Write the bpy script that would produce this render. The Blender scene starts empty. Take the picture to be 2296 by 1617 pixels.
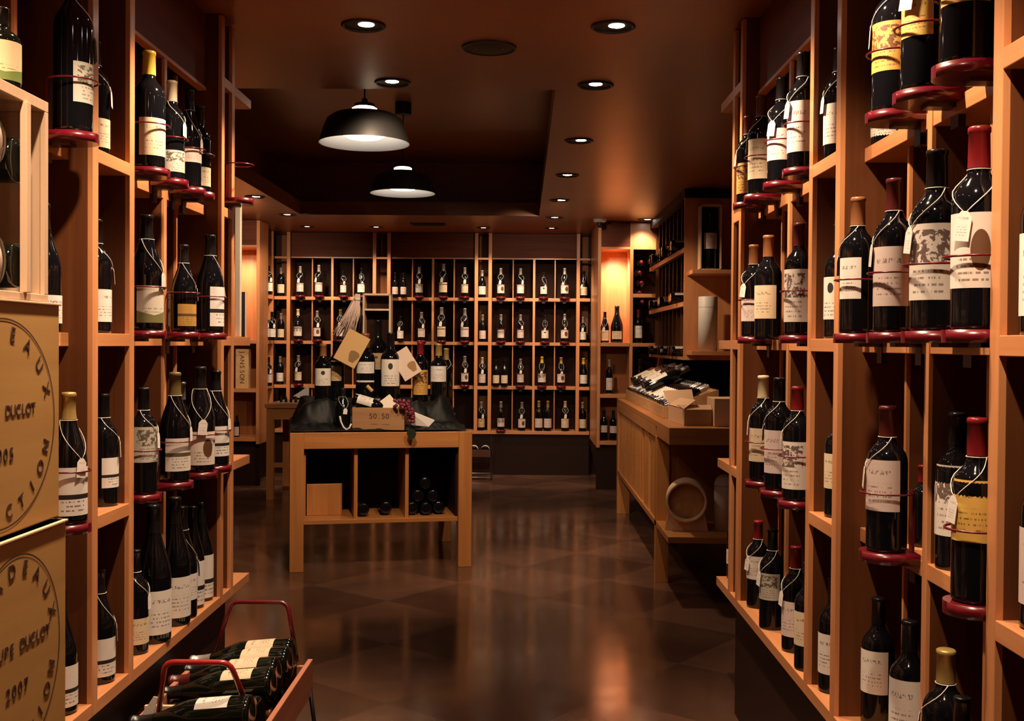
import bpy, bmesh, math, random
from mathutils import Vector, Matrix
random.seed(7)
S = bpy.context.scene
C = S.collection
R = math.radians

# ------------------------------------------------------------------ camera
FPX, CX, CY = 2450.0, 1148.0, 808.5
CAMZ = 1.37
_a, _p, _r = 0.00967, 0.01498, 0.0075
F0 = Vector((-math.sin(_a), math.cos(_a), 0))
Rt0 = Vector((math.cos(_a), math.sin(_a), 0))
FW = (F0 * math.cos(_p) + Vector((0, 0, -math.sin(_p)))).normalized()
UP0 = Rt0.cross(FW).normalized()
RT = Rt0 * math.cos(_r) + UP0 * math.sin(_r)
UP = UP0 * math.cos(_r) - Rt0 * math.sin(_r)
CAM = Vector((0, 0, CAMZ))
cd = bpy.data.cameras.new('camera'); cam = bpy.data.objects.new('camera', cd); C.objects.link(cam)
cd.sensor_width = 36.0; cd.lens = FPX / 2296 * 36.0; cd.clip_start = 0.05; cd.clip_end = 60
M = Matrix((RT, UP, -FW)).transposed().to_4x4(); M.translation = CAM
cam.matrix_world = M
S.camera = cam

# ------------------------------------------------------------------ world, exposure
S.view_settings.view_transform = 'Standard'; S.view_settings.look = 'None'
S.view_settings.gamma = 1.0; S.view_settings.use_curve_mapping = False
S.view_settings.exposure = 0.35
w = bpy.data.worlds.new('world'); S.world = w; w.use_nodes = True
w.node_tree.nodes['Background'].inputs[0].default_value = (0.02, 0.010, 0.006, 1)
w.node_tree.nodes['Background'].inputs[1].default_value = 0.3
S.cycles.max_bounces = 7; S.cycles.diffuse_bounces = 3; S.cycles.glossy_bounces = 4
S.cycles.caustics_reflective = False; S.cycles.caustics_refractive = False
S.cycles.sample_clamp_indirect = 4.0
S.cycles.use_denoising = True

WARM = (1.0, 0.72, 0.47)
DOWN_W = 62.0
PEND_W = 9.0
NICHE_W = 46.0
CEIL = 2.53

# ------------------------------------------------------------------ picture <-> place
def P(px, py, ax, val):
    d = RT * (px - CX) - UP * (py - CY) + FW * FPX
    t = (val - CAM[ax]) / d[ax]
    return CAM + d * t
def proj(p):
    q = Vector(p) - CAM
    z = q.dot(FW)
    return CX + FPX * q.dot(RT) / z, CY - FPX * q.dot(UP) / z
def on_side(px, X, z):                       # point of plane X at height z seen in column px
    py = 772.0
    for _ in range(5):
        p = P(px, py, 0, X)
        py = proj((X, p.y, z))[1]
    return Vector((X, p.y, z))
def on_back(px, Y, z):
    py = 772.0
    for _ in range(4):
        p = P(px, py, 1, Y)
        py = proj((p.x, Y, z))[1]
    return Vector((p.x, Y, z))

# ------------------------------------------------------------------ materials
class NT:
    def __init__(s, name):
        s.m = bpy.data.materials.new(name); s.m.use_nodes = True
        s.t = s.m.node_tree; s.b = s.t.nodes['Principled BSDF']
    def n(s, typ, **kw):
        x = s.t.nodes.new(typ)
        for k, v in kw.items(): setattr(x, k, v)
        return x
    def l(s, a, b): s.t.links.new(a, b)
    def val(s, sock, v):
        if isinstance(v, (int, float)): sock.default_value = v
        else: s.l(v, sock)
    def math(s, op, a, b=0.0, c=None):
        x = s.n('ShaderNodeMath', operation=op)
        s.val(x.inputs[0], a); s.val(x.inputs[1], b)
        if c is not None: s.val(x.inputs[2], c)
        return x.outputs[0]
    def mix(s, f, a, b):
        x = s.n('ShaderNodeMix', data_type='RGBA')
        s.val(x.inputs[0], f)
        for k, v in ((6, a), (7, b)):
            if isinstance(v, tuple): x.inputs[k].default_value = (*v, 1)
            else: s.l(v, x.inputs[k])
        return x.outputs[2]
    def noise(s, vec, scale, detail=3, rough=.5, dist=0):
        x = s.n('ShaderNodeTexNoise'); s.l(vec, x.inputs['Vector'])
        x.inputs['Scale'].default_value = scale; x.inputs['Detail'].default_value = detail
        x.inputs['Roughness'].default_value = rough; x.inputs['Distortion'].default_value = dist
        return x.outputs[0]
    def coord(s, which='Object', scale=(1, 1, 1), rot=(0, 0, 0)):
        c = s.n('ShaderNodeTexCoord'); m = s.n('ShaderNodeMapping')
        m.inputs['Scale'].default_value = scale; m.inputs['Rotation'].default_value = rot
        s.l(c.outputs[which], m.inputs[0]); return m.outputs[0]
    def ramp(s, f, stops):
        x = s.n('ShaderNodeValToRGB'); s.l(f, x.inputs[0]); e = x.color_ramp.elements
        while len(e) < len(stops): e.new(0.5)
        for k, (p, c) in enumerate(stops): e[k].position = p; e[k].color = (*c, 1) if len(c) == 3 else c
        return x.outputs[0]
    def bump(s, h, strength=.2, dist=.01):
        x = s.n('ShaderNodeBump'); x.inputs['Strength'].default_value = strength
        x.inputs['Distance'].default_value = dist; s.l(h, x.inputs['Height']); s.l(x.outputs[0], s.b.inputs['Normal'])
    def set(s, **kw):
        for k, v in kw.items():
            k = k.replace('_', ' ')
            if isinstance(v, tuple): s.b.inputs[k].default_value = (*v, 1)
            else: s.val(s.b.inputs[k], v)
        return s.m

def plain(name, col, rough=.5, **kw):
    x = NT(name); return x.set(Base_Color=col, Roughness=rough, **kw)
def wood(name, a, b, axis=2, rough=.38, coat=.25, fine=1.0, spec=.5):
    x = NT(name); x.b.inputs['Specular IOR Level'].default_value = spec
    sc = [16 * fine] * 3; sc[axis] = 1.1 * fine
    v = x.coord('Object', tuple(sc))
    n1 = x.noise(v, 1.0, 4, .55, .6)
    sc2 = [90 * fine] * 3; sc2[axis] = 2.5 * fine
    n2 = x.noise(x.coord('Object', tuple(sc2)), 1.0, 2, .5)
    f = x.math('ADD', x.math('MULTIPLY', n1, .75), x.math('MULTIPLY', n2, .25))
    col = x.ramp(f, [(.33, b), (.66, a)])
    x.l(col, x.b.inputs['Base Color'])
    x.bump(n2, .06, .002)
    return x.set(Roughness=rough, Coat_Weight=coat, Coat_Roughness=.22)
def glow(name, col, strength):
    x = NT(name); return x.set(Base_Color=(0, 0, 0), Emission_Color=col, Emission_Strength=strength)

CA, CB = (0.68, 0.300, 0.130), (0.50, 0.195, 0.075)
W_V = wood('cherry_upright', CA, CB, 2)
W_X = wood('cherry_across', CA, CB, 0)
W_Y = wood('cherry_lengthwise', CA, CB, 1)
W_IN = wood('cherry_inner_shaded', (0.36, .135, .042), (0.24, .082, .024), 2, .5, .0, 1, .3)  # cherry darkened for interiors, their weaker light put into the colour
W_SHADED = wood('shaded_inner_panel', (0.135, .043, .014), (0.085, .025, .008), 2, .45, .0, 1, .3)  # same cherry wood, with the shade inside the bays painted into its colour
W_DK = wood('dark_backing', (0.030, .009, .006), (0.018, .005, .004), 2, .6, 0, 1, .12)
W_HD = wood('header_board', (0.15, .040, .020), (0.10, .025, .012), 0, .5, 0, 1, .15)
W_TB = wood('table_maple', (0.50, .205, .058), (0.36, .130, .034), 2, .42, .2)
W_TBX = wood('table_maple_across', (0.50, .205, .058), (0.36, .130, .034), 0, .42, .2)
W_PINE = wood('pine_crate', (0.74, .47, .235), (0.60, .355, .165), 1, .62, 0, .8)
W_PINEF = wood('pine_frame', (0.80, .56, .38), (0.68, .43, .27), 2, .6, 0, .8)
KRAFT = plain('kraft_board', (0.66, .40, .23), .8)
KRAFT_D = plain('kraft_inside', (0.34, .19, .10), .85)
GLASS = plain('dark_bottle_glass', (0.004, .004, .0055), .07, Specular_IOR_Level=.55)
GREEN = plain('green_bottle_glass', (0.004, .0055, .0035), .07, Specular_IOR_Level=.55)
RED = plain('red_enamel', (0.12, .004, .011), .28, Coat_Weight=.4)
RED_B = plain('bright_red_enamel', (0.38, .018, .020), .32, Coat_Weight=.4)
DRED = plain('dark_bracket', (0.035, .006, .007), .35)
BLACKM = plain('black_metal', (0.010, .009, .009), .4)
BLACKP = plain('black_paint', (0.006, .0055, .0055), .5)
WHITEP = plain('white_enamel', (0.55, .52, .48), .4)
STRING = plain('white_string', (0.75, .70, .64), .7)
PLINTH = plain('plinth_paint', (0.020, .007, .005), .45, Specular_IOR_Level=.2)
BULB = glow('lamp_bulb', (1.0, .88, .76), 40.0)
BULB_DIM = glow('lamp_bulb_far', (1.0, .80, .62), 7.0)
DIFF = glow('pendant_diffuser', (1.0, .88, .76), 4.0)
CROWN = glow('pendant_crown', (1.0, .80, .60), 6.0)
CLOTH = plain('black_cloth', (0.0055, .005, .0055), .55, Specular_IOR_Level=.28)
INK = plain('burnt_ink', (0.055, .016, .008), .8)
CAPS = {
 'black': plain('capsule_black', (.010, .009, .010), .25, Metallic=.2),
 'gold': plain('capsule_gold', (.52, .36, .12), .35, Metallic=.5),
 'yellow': plain('capsule_yellow', (.60, .40, .05), .35),
 'cream': plain('capsule_cream', (.62, .50, .33), .4),
 'red': plain('capsule_red', (.20, .010, .014), .3),
 'maroon': plain('capsule_maroon', (.085, .012, .012), .3),
 'bronze': plain('capsule_bronze', (.36, .14, .055), .35, Metallic=.3),
 'silver': plain('capsule_silver', (.42, .38, .36), .3, Metallic=.5),
 'olive': plain('capsule_olive', (.13, .095, .030), .4),
}
def label_mat(name, paper, ink, kind):
    x = NT('label_' + name)
    tc = x.n('ShaderNodeTexCoord'); sp = x.n('ShaderNodeSeparateXYZ'); x.l(tc.outputs['UV'], sp.inputs[0])
    u, v = sp.outputs[0], sp.outputs[1]
    oi = x.n('ShaderNodeObjectInfo'); seed = x.math('MULTIPLY', oi.outputs['Random'], 91.0)
    def vec(a, b):
        c = x.n('ShaderNodeCombineXYZ'); x.val(c.inputs[0], a); x.val(c.inputs[1], b); x.val(c.inputs[2], seed); return c.outputs[0]
    def box(a, lo, hi): return x.math('MULTIPLY', x.math('GREATER_THAN', a, lo), x.math('LESS_THAN', a, hi))
    du = x.math('ABSOLUTE', x.math('SUBTRACT', u, .5))
    row = x.math('FLOOR', x.math('MULTIPLY', v, 11)); fr = x.math('FRACT', x.math('MULTIPLY', v, 11))
    ln = x.math('MULTIPLY', x.math('LESS_THAN', fr, .34), x.math('GREATER_THAN', x.noise(vec(x.math('MULTIPLY', u, 26), x.math('MULTIPLY', row, 5.3)), 1, 1), .5))
    lo, hi = (.08, .42) if kind != 'text' else (.12, .55)
    ln = x.math('MULTIPLY', x.math('MULTIPLY', ln, box(v, lo, hi)), x.math('LESS_THAN', du, .30))
    ln = x.math('MULTIPLY', ln, .75)
    parts = [ln]
    if kind == 'text':
        h = x.math('GREATER_THAN', x.noise(vec(x.math('MULTIPLY', u, 24), x.math('MULTIPLY', v, 12)), 1, 2), .53)
        parts.append(x.math('MULTIPLY', x.math('MULTIPLY', x.math('MULTIPLY', h, box(v, .72, .80)), x.math('LESS_THAN', du, .30)), .8))
    if kind in ('emblem', 'dot'):
        dv = x.math('MULTIPLY', x.math('SUBTRACT', v, .74), .9)
        d = x.math('SQRT', x.math('ADD', x.math('MULTIPLY', du, du), x.math('MULTIPLY', dv, dv)))
        parts.append(x.math('LESS_THAN', d, .11 if kind == 'emblem' else .07))
    if kind == 'picture':
        h = x.math('GREATER_THAN', x.noise(vec(x.math('MULTIPLY', u, 7), x.math('MULTIPLY', v, 8)), 1, 4, .6, .8), .49)
        parts.append(x.math('MULTIPLY', x.math('MULTIPLY', h, box(v, .46, .92)), x.math('LESS_THAN', du, .40)))
    if kind == 'band':
        parts.append(box(v, .44, .56))
    if kind == 'foot':
        parts.append(x.math('LESS_THAN', v, x.math('ADD', .20, x.math('MULTIPLY', du, .25))))
    if kind == 'split':
        parts.append(box(v, .34, .44))
    if kind == 'drop':
        dv = x.math('MULTIPLY', x.math('SUBTRACT', v, .5), .62)
        du2 = x.math('SUBTRACT', u, .66)
        d = x.math('SQRT', x.math('ADD', x.math('MULTIPLY', du2, du2), x.math('MULTIPLY', dv, dv)))
        parts.append(x.math('LESS_THAN', d, .17))
    f = parts[0]
    for q in parts[1:]: f = x.math('MAXIMUM', f, q)
    fib = x.noise(tc.outputs['UV'], 3, 2)
    pap = x.mix(x.math('MULTIPLY', fib, .35), paper, tuple(c * .72 for c in paper))
    x.l(x.mix(f, pap, ink), x.b.inputs['Base Color'])
    return x.set(Roughness=.55)
DKI = (.05, .025, .02)
LAB = {
 'white': label_mat('white', (.80, .74, .69), (.16, .10, .09), 'text'),
 'cream': label_mat('cream', (.74, .60, .42), (.16, .08, .05), 'text'),
 'tan': label_mat('tan', (.62, .42, .21), (.18, .04, .03), 'dot'),
 'pink': label_mat('pink', (.70, .56, .52), (.20, .10, .10), 'text'),
 'emblem': label_mat('emblem', (.80, .72, .64), (.02, .02, .02), 'emblem'),
 'picture': label_mat('picture', (.74, .66, .60), (.14, .09, .08), 'picture'),
 'goldpic': label_mat('gold_picture', (.66, .36, .08), (.14, .05, .02), 'picture'),
 'yellow': label_mat('yellow', (.72, .44, .10), (.12, .06, .02), 'text'),
 'ochre': label_mat('ochre', (.46, .26, .06), (.10, .05, .02), 'band'),
 'band': label_mat('banded', (.78, .72, .66), (.10, .08, .05), 'band'),
 'split': label_mat('split', (.80, .74, .70), (.015, .012, .012), 'split'),
 'foot': label_mat('footed', (.76, .70, .60), (.20, .19, .07), 'foot'),
 'drop': label_mat('drop', (.76, .66, .60), (.12, .05, .02), 'drop'),
 'grey': label_mat('grey', (.50, .46, .40), (.10, .09, .06), 'picture'),
 'tag': label_mat('hang_tag', (.82, .76, .72), (.22, .14, .12), 'text'),
 'greenfoot': label_mat('green_footed', (.74, .58, .36), (.14, .20, .05), 'foot'),
}
LABWORD = {'white': 'white', 'cream': 'cream', 'tan': 'tan', 'pink': 'pale pink', 'emblem': 'white crested', 'picture': 'pictured white',
           'goldpic': 'gold pictured', 'yellow': 'yellow', 'ochre': 'ochre', 'band': 'white banded', 'split': 'white split', 'foot': 'cream and green',
           'drop': 'white drop-printed', 'grey': 'grey', 'greenfoot': 'cream and green'}

# ------------------------------------------------------------------ mesh helpers
class B:
    def __init__(s): s.b = bmesh.new(); s.uv = None
    def box(s, x0, x1, y0, y1, z0, z1, m=None):
        vs = [s.b.verts.new((x, y, z)) for x in (x0, x1) for y in (y0, y1) for z in (z0, z1)]
        for f in ((0, 1, 3, 2), (4, 6, 7, 5), (0, 4, 5, 1), (2, 3, 7, 6), (0, 2, 6, 4), (1, 5, 7, 3)):
            s.b.faces.new([vs[i] for i in f])
        if m is not None: bmesh.ops.transform(s.b, matrix=m, verts=vs)
        return s
    def lathe(s, prof, seg=20, m=None, a0=0, a1=2 * math.pi, smooth=True, cap=True):
        full = abs(a1 - a0 - 2 * math.pi) < 1e-4
        n = seg if full else seg + 1
        rings = []; new = []
        for r, z in prof:
            if r < 1e-6 and full:
                v = s.b.verts.new((0, 0, z)); rings.append([v]); new.append(v)
            else:
                ring = [s.b.verts.new((r * math.sin(a0 + (a1 - a0) * k / seg), -r * math.cos(a0 + (a1 - a0) * k / seg), z)) for k in range(n)]
                rings.append(ring); new += ring
        for A, D in zip(rings, rings[1:]):
            for k in range(seg):
                k2 = (k + 1) % n if full else k + 1
                q = [A[k % len(A)], A[k2 % len(A)], D[k2 % len(D)], D[k % len(D)]]
                q = list(dict.fromkeys(q))
                if len(q) > 2:
                    f = s.b.faces.new(q); f.smooth = smooth
        if m is not None: bmesh.ops.transform(s.b, matrix=m, verts=new)
        return s
    def tube(s, pts, r, seg=8, closed=False):
        pts = [Vector(p) for p in pts]; n = len(pts); rings = []
        nrm = None
        for i, p in enumerate(pts):
            a = pts[(i - 1) % n] if (closed or i > 0) else p
            c = pts[(i + 1) % n] if (closed or i < n - 1) else p
            t = (c - a).normalized()
            if nrm is None:
                nrm = t.orthogonal().normalized()
            nrm = (nrm - t * nrm.dot(t)).normalized()
            bi = t.cross(nrm)
            rings.append([s.b.verts.new(p + (nrm * math.cos(2 * math.pi * k / seg) + bi * math.sin(2 * math.pi * k / seg)) * r) for k in range(seg)])
        rr = list(zip(rings, rings[1:])) + ([(rings[-1], rings[0])] if closed else [])
        for A, D in rr:
            for k in range(seg):
                f = s.b.faces.new([A[k], A[(k + 1) % seg], D[(k + 1) % seg], D[k]]); f.smooth = True
        if not closed:
            s.b.faces.new(rings[0][::-1]); s.b.faces.new(rings[-1])
        return s
    def prism(s, poly, t, m=None):            # poly in local xz, thickness t along y
        a = [s.b.verts.new((x, 0, z)) for x, z in poly]; c = [s.b.verts.new((x, t, z)) for x, z in poly]
        s.b.faces.new(a); s.b.faces.new(c[::-1]); n = len(poly)
        for k in range(n): s.b.faces.new([a[k], c[k], c[(k + 1) % n], a[(k + 1) % n]])
        if m is not None: bmesh.ops.transform(s.b, matrix=m, verts=a + c)
        return s
    def mesh(s, name):
        bmesh.ops.recalc_face_normals(s.b, faces=s.b.faces)
        me = bpy.data.meshes.new(name); s.b.to_mesh(me); s.b.free(); return me

def link(name, data, parent=None, loc=None, rot=None):
    o = bpy.data.objects.new(name, data); C.objects.link(o)
    if parent is not None: o.parent = parent
    if loc is not None: o.location = loc
    if rot is not None: o.rotation_euler = rot
    return o
def obj(name, b, mat, parent=None, bevel=0, loc=None, rot=None):
    me = b.mesh(name) if isinstance(b, B) else b
    if mat is not None and not me.materials: me.materials.append(mat)
    o = link(name, me, parent, loc, rot)
    if bevel:
        md = o.modifiers.new('bevel', 'BEVEL'); md.width = bevel; md.segments = 2; md.limit_method = 'ANGLE'
    return o
def thing(name, label, cat, loc=(0, 0, 0), rot=(0, 0, 0), group=None, matrix=None):
    o = bpy.data.objects.new(name, None); C.objects.link(o); o.empty_display_size = .05
    if matrix is not None: o.matrix_world = matrix
    else: o.location = loc; o.rotation_euler = rot
    return tag(o, label, cat, group)
def tag(o, label, cat, group=None):
    o['label'] = label; o['category'] = cat
    if group: o['group'] = group
    return o
def struct(name, b, mat):
    o = obj(name, b, mat); o['kind'] = 'structure'; return o
def text_mesh(items):                         # items: (char, x, z, size, angle) -> mesh in xz plane facing -y
    b = bmesh.new()
    for ch, x, z, size, ang in items:
        cu = bpy.data.curves.new('lettering', 'FONT'); cu.body = ch; cu.size = size; cu.align_x = 'CENTER'; cu.align_y = 'CENTER'
        cu.extrude = .0004
        o = bpy.data.objects.new('lettering', cu); C.objects.link(o)
        bpy.context.view_layer.update()
        me = bpy.data.meshes.new_from_object(o.evaluated_get(bpy.context.evaluated_depsgraph_get()))
        me.transform(Matrix.Translation((x, 0, z)) @ Matrix.Rotation(ang, 4, 'Y') @ Matrix.Rotation(R(90), 4, 'X'))
        b.from_mesh(me); bpy.data.meshes.remove(me); bpy.data.objects.remove(o); bpy.data.curves.remove(cu)
    me = bpy.data.meshes.new('lettering'); b.to_mesh(me); b.free(); return me

# ================================================================== SETTING
BACKY = 11.40
def floor_mat():
    x = NT('polished_stained_concrete')
    v = x.coord('Object', (1, 1, 1))
    big = x.noise(v, 1.1, 5, .6, .4); fine = x.noise(v, 9, 6, .7)
    # large saw-cut diamonds stained in two tones
    ck = x.n('ShaderNodeTexChecker'); x.l(x.coord('Object', (1, 1, 1), (0, 0, R(38))), ck.inputs[0]); ck.inputs['Scale'].default_value = 1.7
    ck.inputs[1].default_value = (1, 1, 1, 1); ck.inputs[2].default_value = (0, 0, 0, 1)
    f = x.math('ADD', x.math('MULTIPLY', ck.outputs[1], .17), x.math('MULTIPLY', big, .88))
    col = x.ramp(f, [(.26, (.048, .023, .015)), (.52, (.108, .052, .034)), (.82, (.230, .112, .072))])
    col = x.mix(x.math('MULTIPLY', fine, .35), col, (.045, .022, .016))
    x.l(col, x.b.inputs['Base Color'])
    ro = x.math('ADD', .06, x.math('MULTIPLY', x.noise(v, 3.0, 4, .6), .18))
    x.val(x.b.inputs['Roughness'], ro)
    x.bump(x.noise(v, 2.2, 2), .07, .01)
    return x.set(Specular_IOR_Level=.62)
struct('floor', B().box(-3.3, 2.2, -1.6, 12.0, -.05, 0), floor_mat())
def ceil_mat():
    x = NT('brown_satin_ceiling')
    v = x.coord('Object', (1, 1, 1))
    n = x.noise(v, .8, 4, .6); f2 = x.noise(x.coord('Object', (3, 40, 3)), 1, 2)
    col = x.ramp(n, [(.3, (.24, .085, .032)), (.7, (.34, .125, .046))])
    col = x.mix(x.math('MULTIPLY', f2, .18), col, (.18, .07, .025))
    x.l(col, x.b.inputs['Base Color'])
    return x.set(Roughness=.34, Specular_IOR_Level=.6)
TX0, TX1, TY0, TY1, TZ = -2.02, .14, 5.0, 9.9, 3.05
cm = ceil_mat()
b = B()
b.box(-3.3, 2.2, -1.6, TY0, CEIL, CEIL + .12).box(-3.3, 2.2, TY1, 12.0, CEIL, CEIL + .12)
b.box(-3.3, TX0, TY0, TY1, CEIL, CEIL + .12).box(TX1, 2.2, TY0, TY1, CEIL, CEIL + .12)
b.box(TX0 - .3, TX1 + .3, TY0 - .3, TY1 + .3, TZ, TZ + .05)
b.box(TX0 - .32, TX0 - .28, TY0 - .3, TY1 + .3, CEIL + .12, TZ).box(TX1 + .28, TX1 + .32, TY0 - .3, TY1 + .3, CEIL + .12, TZ)
b.box(TX0 - .3, TX1 + .3, TY0 - .32, TY0 - .28, CEIL + .12, TZ).box(TX0 - .3, TX1 + .3, TY1 + .28, TY1 + .32, CEIL + .12, TZ)
struct('ceiling', b, cm)
WALLM = plain('brown_wall_paint', (.05, .015, .008), .55, Specular_IOR_Level=.2)
struct('wall_left', B().box(-1.52, -1.46, -1.6, 4.0, 0, CEIL).box(-3.12, -1.46, 3.94, 4.0, 0, CEIL).box(-3.18, -3.12, 3.94, 11.9, 0, CEIL), WALLM)
struct('wall_right', B().box(1.16, 1.22, -1.6, 4.0, 0, CEIL).box(1.16, 2.0, 3.94, 4.0, 0, CEIL).box(1.94, 2.0, 3.94, 11.9, 0, CEIL), WALLM)
struct('wall_back', B().box(-3.18, 2.0, 11.82, 11.9, 0, CEIL), WALLM)
struct('wall_behind', B().box(-1.52, 1.22, -1.6, -1.54, 0, CEIL), WALLM)

# ================================================================== LAMPS
def spot(parent, loc, target, watts, size=75, blend=.7, rad=.03, col=WARM):
    ld = bpy.data.lights.new('lamp_light', 'SPOT'); ld.energy = watts; ld.color = col
    ld.spot_size = R(size); ld.spot_blend = blend; ld.shadow_soft_size = rad
    o = bpy.data.objects.new('lamp_light', ld); C.objects.link(o); o.parent = parent
    o.location = loc
    d = Vector(target) - (parent.matrix_world.translation if parent.matrix_world.translation.length else parent.location) - Vector(loc)
    o.rotation_euler = d.to_track_quat('-Z', 'Y').to_euler()
    return o
_dl = {}
def downlight(x, y, label, target=None, watts=DOWN_W, r=.082, size=80, dim=False, off=(0, 0)):
    t = thing('recessed_downlight', label, 'ceiling light', (x, y, CEIL), group='recessed ceiling spotlights')
    key = (round(r, 3), dim)
    if key not in _dl:
        _dl[key] = (B().lathe([(r * .99, 0), (r, -.004), (r * .9, -.008), (r * .86, -.006), (r * .84, 0)], 28).mesh('trim_ring'),
                    B().lathe([(r * .84, -.0005), (r * .5, -.0015), (0, -.0015)], 28).mesh('baffle'),
                    B().lathe([(r * .36, -.0016), (r * .35, -.0024), (0, -.0026)], 20).mesh('bulb'))
    a, c, d = _dl[key]
    obj('trim_ring', a, BLACKM, t); obj('baffle', c, BLACKP, t)
    o = obj('bulb', d, BULB_DIM if dim else BULB, t, loc=(off[0], off[1], 0))
    if watts: spot(t, (0, 0, -.035), target or (x, y, 0), watts, size)
    return t
# pointed at the shelves along the aisle
DL = [(-.59, 4.0, 'recessed black spotlight, glowing, nearest on the left of the ceiling', (-1.15, 3.75, 1.2), 1.4),
      (-.587, 4.87, 'glaring recessed spotlight at the near edge of the ceiling tray, left', (-.75, 6.9, .9), 1.6),
      (.32, 4.0, 'recessed black spotlight, glowing, nearest on the right of the ceiling', (.95, 3.75, 1.2), 1.4),
      (.316, 4.9, 'second recessed spotlight of the right ceiling row', (-.5, 6.9, .9), 1.2),
      (.31, 6.23, 'third recessed spotlight of the right ceiling row', (1.2, 6.4, .5), .85),
      (.296, 7.5, 'fourth recessed spotlight of the right ceiling row', (1.3, 7.9, .9), .85),
      (.29, 8.8, 'fifth recessed spotlight of the right ceiling row, before the back wall', (.2, 11.4, 1.0), .8),
      (.283, 10.0, 'sixth recessed spotlight of the right ceiling row, nearest the back wall', (.1, 11.4, .9), .7),
      (-2.14, 8.7, 'recessed spotlight left of the tray behind the left shelving', (-2.7, 10.3, 1.6), 1.0),
      (-2.14, 9.9, 'recessed spotlight at the far left corner of the ceiling tray', (-2.2, 11.4, 1.0), .7),
      (1.13, 10.1, 'recessed spotlight at the far right above the corner niche', (1.0, 11.0, 1.0), .3)]
for i, (x, y, lb, tg, k) in enumerate(DL):
    downlight(x, y, lb, tg, DOWN_W * k, size=(66 if y == 4.0 else 82), off=((.0, -.02) if i % 2 else (.012, -.012)))
for i, x in enumerate((-2.16, -1.47, -.40, .28)):
    w_ = ('leftmost', 'second', 'third', 'rightmost')[i]
    downlight(x, 10.9, f'{w_} dim recessed spotlight of the row along the back wall', (x, 11.5, .9), DOWN_W * .62, r=.07, size=100, dim=True)
# the same two rows carry on over the near part of the aisle, above the frame
for i, y in enumerate((3.1, 2.2, 1.3)):
    n_ = ('first', 'second', 'third')[i]
    downlight(-.59, y, f'{n_} recessed spotlight overhead before the left row leaves the frame', (-1.2, y + .05, .95), DOWN_W * 1.65, size=80)
    downlight(.32, y, f'{n_} recessed spotlight overhead before the right row leaves the frame', (.95, y + .05, .95), DOWN_W * 1.65, size=80)
t = thing('ceiling_speaker', 'round black speaker grille set in the ceiling between the nearest spotlights', 'speaker', (-.14, 4.29, CEIL))
obj('rim', B().lathe([(.108, 0), (.106, -.007), (.098, -.007), (.096, 0)], 36), BLACKM, t)
b = B().lathe([(.096, -.004), (.05, -.009), (0, -.010)], 36)
obj('grille', b, BLACKP, t)
for sx in (-.05, .055): obj('screw', B().lathe([(.004, -.010), (0, -.012)], 8, Matrix.Translation((sx, -.01, 0))), CAPS['silver'], t)
t = thing('security_camera', 'small pale dome security camera on the ceiling before the lit niche', 'camera', P(1345, 492, 2, CEIL))
obj('mount', B().lathe([(.06, 0), (.06, -.02), (.045, -.028), (0, -.028)], 20), WHITEP, t)
obj('lens', B().lathe([(.022, -.028), (.022, -.06), (.015, -.075), (0, -.078)], 14), BLACKP, t)
t = thing('air_vent', 'flat dark ceiling vent in front of the back wall', 'vent', P(960, 502, 2, CEIL))
obj('frame', B().box(-.17, .17, -.09, .09, -.008, 0), BLACKM, t)
b = B()
for k in range(6): b.box(-.15, .15, -.075 + k * .027, -.060 + k * .027, -.013, -.008)
obj('louvre', b, BLACKP, t)

def pendant(x, y, rimz, label, canopy=True):
    t = thing('pendant_lamp', label, 'pendant lamp', (x, y, rimz), group='black pendant lamps hanging in the ceiling tray')
    rr = .228
    obj('shade', B().lathe([(rr, 0), (rr * .99, .008), (rr * .90, .075), (rr * .82, .12), (rr * .66, .145), (rr * .28, .155), (rr * .27, .150), (rr * .64, .140), (rr * .79, .116), (rr * .88, .072)], 48), BLACKM, t)
    obj('reflector', B().lathe([(rr, 0), (rr * .985, .0005), (rr * .875, .07), (rr * .785, .113), (rr * .63, .137), (rr * .2, .146)], 48), plain('reflector_white', (.88, .86, .82), .5), t)
    obj('diffuser', B().lathe([(rr * .54, .068), (rr * .50, .045), (rr * .36, .028), (0, .020)], 36), DIFF, t)
    obj('crown', B().lathe([(rr * .27, .150), (rr * .275, .175), (rr * .22, .182)], 28), CROWN, t)
    obj('crown_cap', B().lathe([(rr * .24, .182), (rr * .22, .198), (.02, .203), (.012, .225), (0, .225)], 28), BLACKM, t)
    obj('cord', B().tube([(0, 0, .22), (0, 0, TZ - rimz - .06)], .004, 8), BLACKM, t)
    obj('canopy', B().lathe([(0, TZ - rimz - .085), (.055, TZ - rimz - .085), (.058, TZ - rimz - .08), (.058, TZ - rimz)], 24), BLACKM, t)
    ld = bpy.data.lights.new('lamp_light', 'SPOT'); ld.energy = PEND_W * 1.3; ld.color = WARM; ld.shadow_soft_size = .05
    ld.spot_size = R(150); ld.spot_blend = .6
    o = bpy.data.objects.new('lamp_light', ld); C.objects.link(o); o.parent = t; o.location = (0, 0, -.01)
p = P(817, 322, 1, 5.5); pendant(p.x, 5.5, p.z, 'nearer, larger-looking black dome pendant lamp with glowing white underside')
p = P(903, 434, 1, 7.65); pendant(p.x, 7.65, p.z, 'farther black dome pendant lamp hanging lower right of the nearer one', False)

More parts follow.
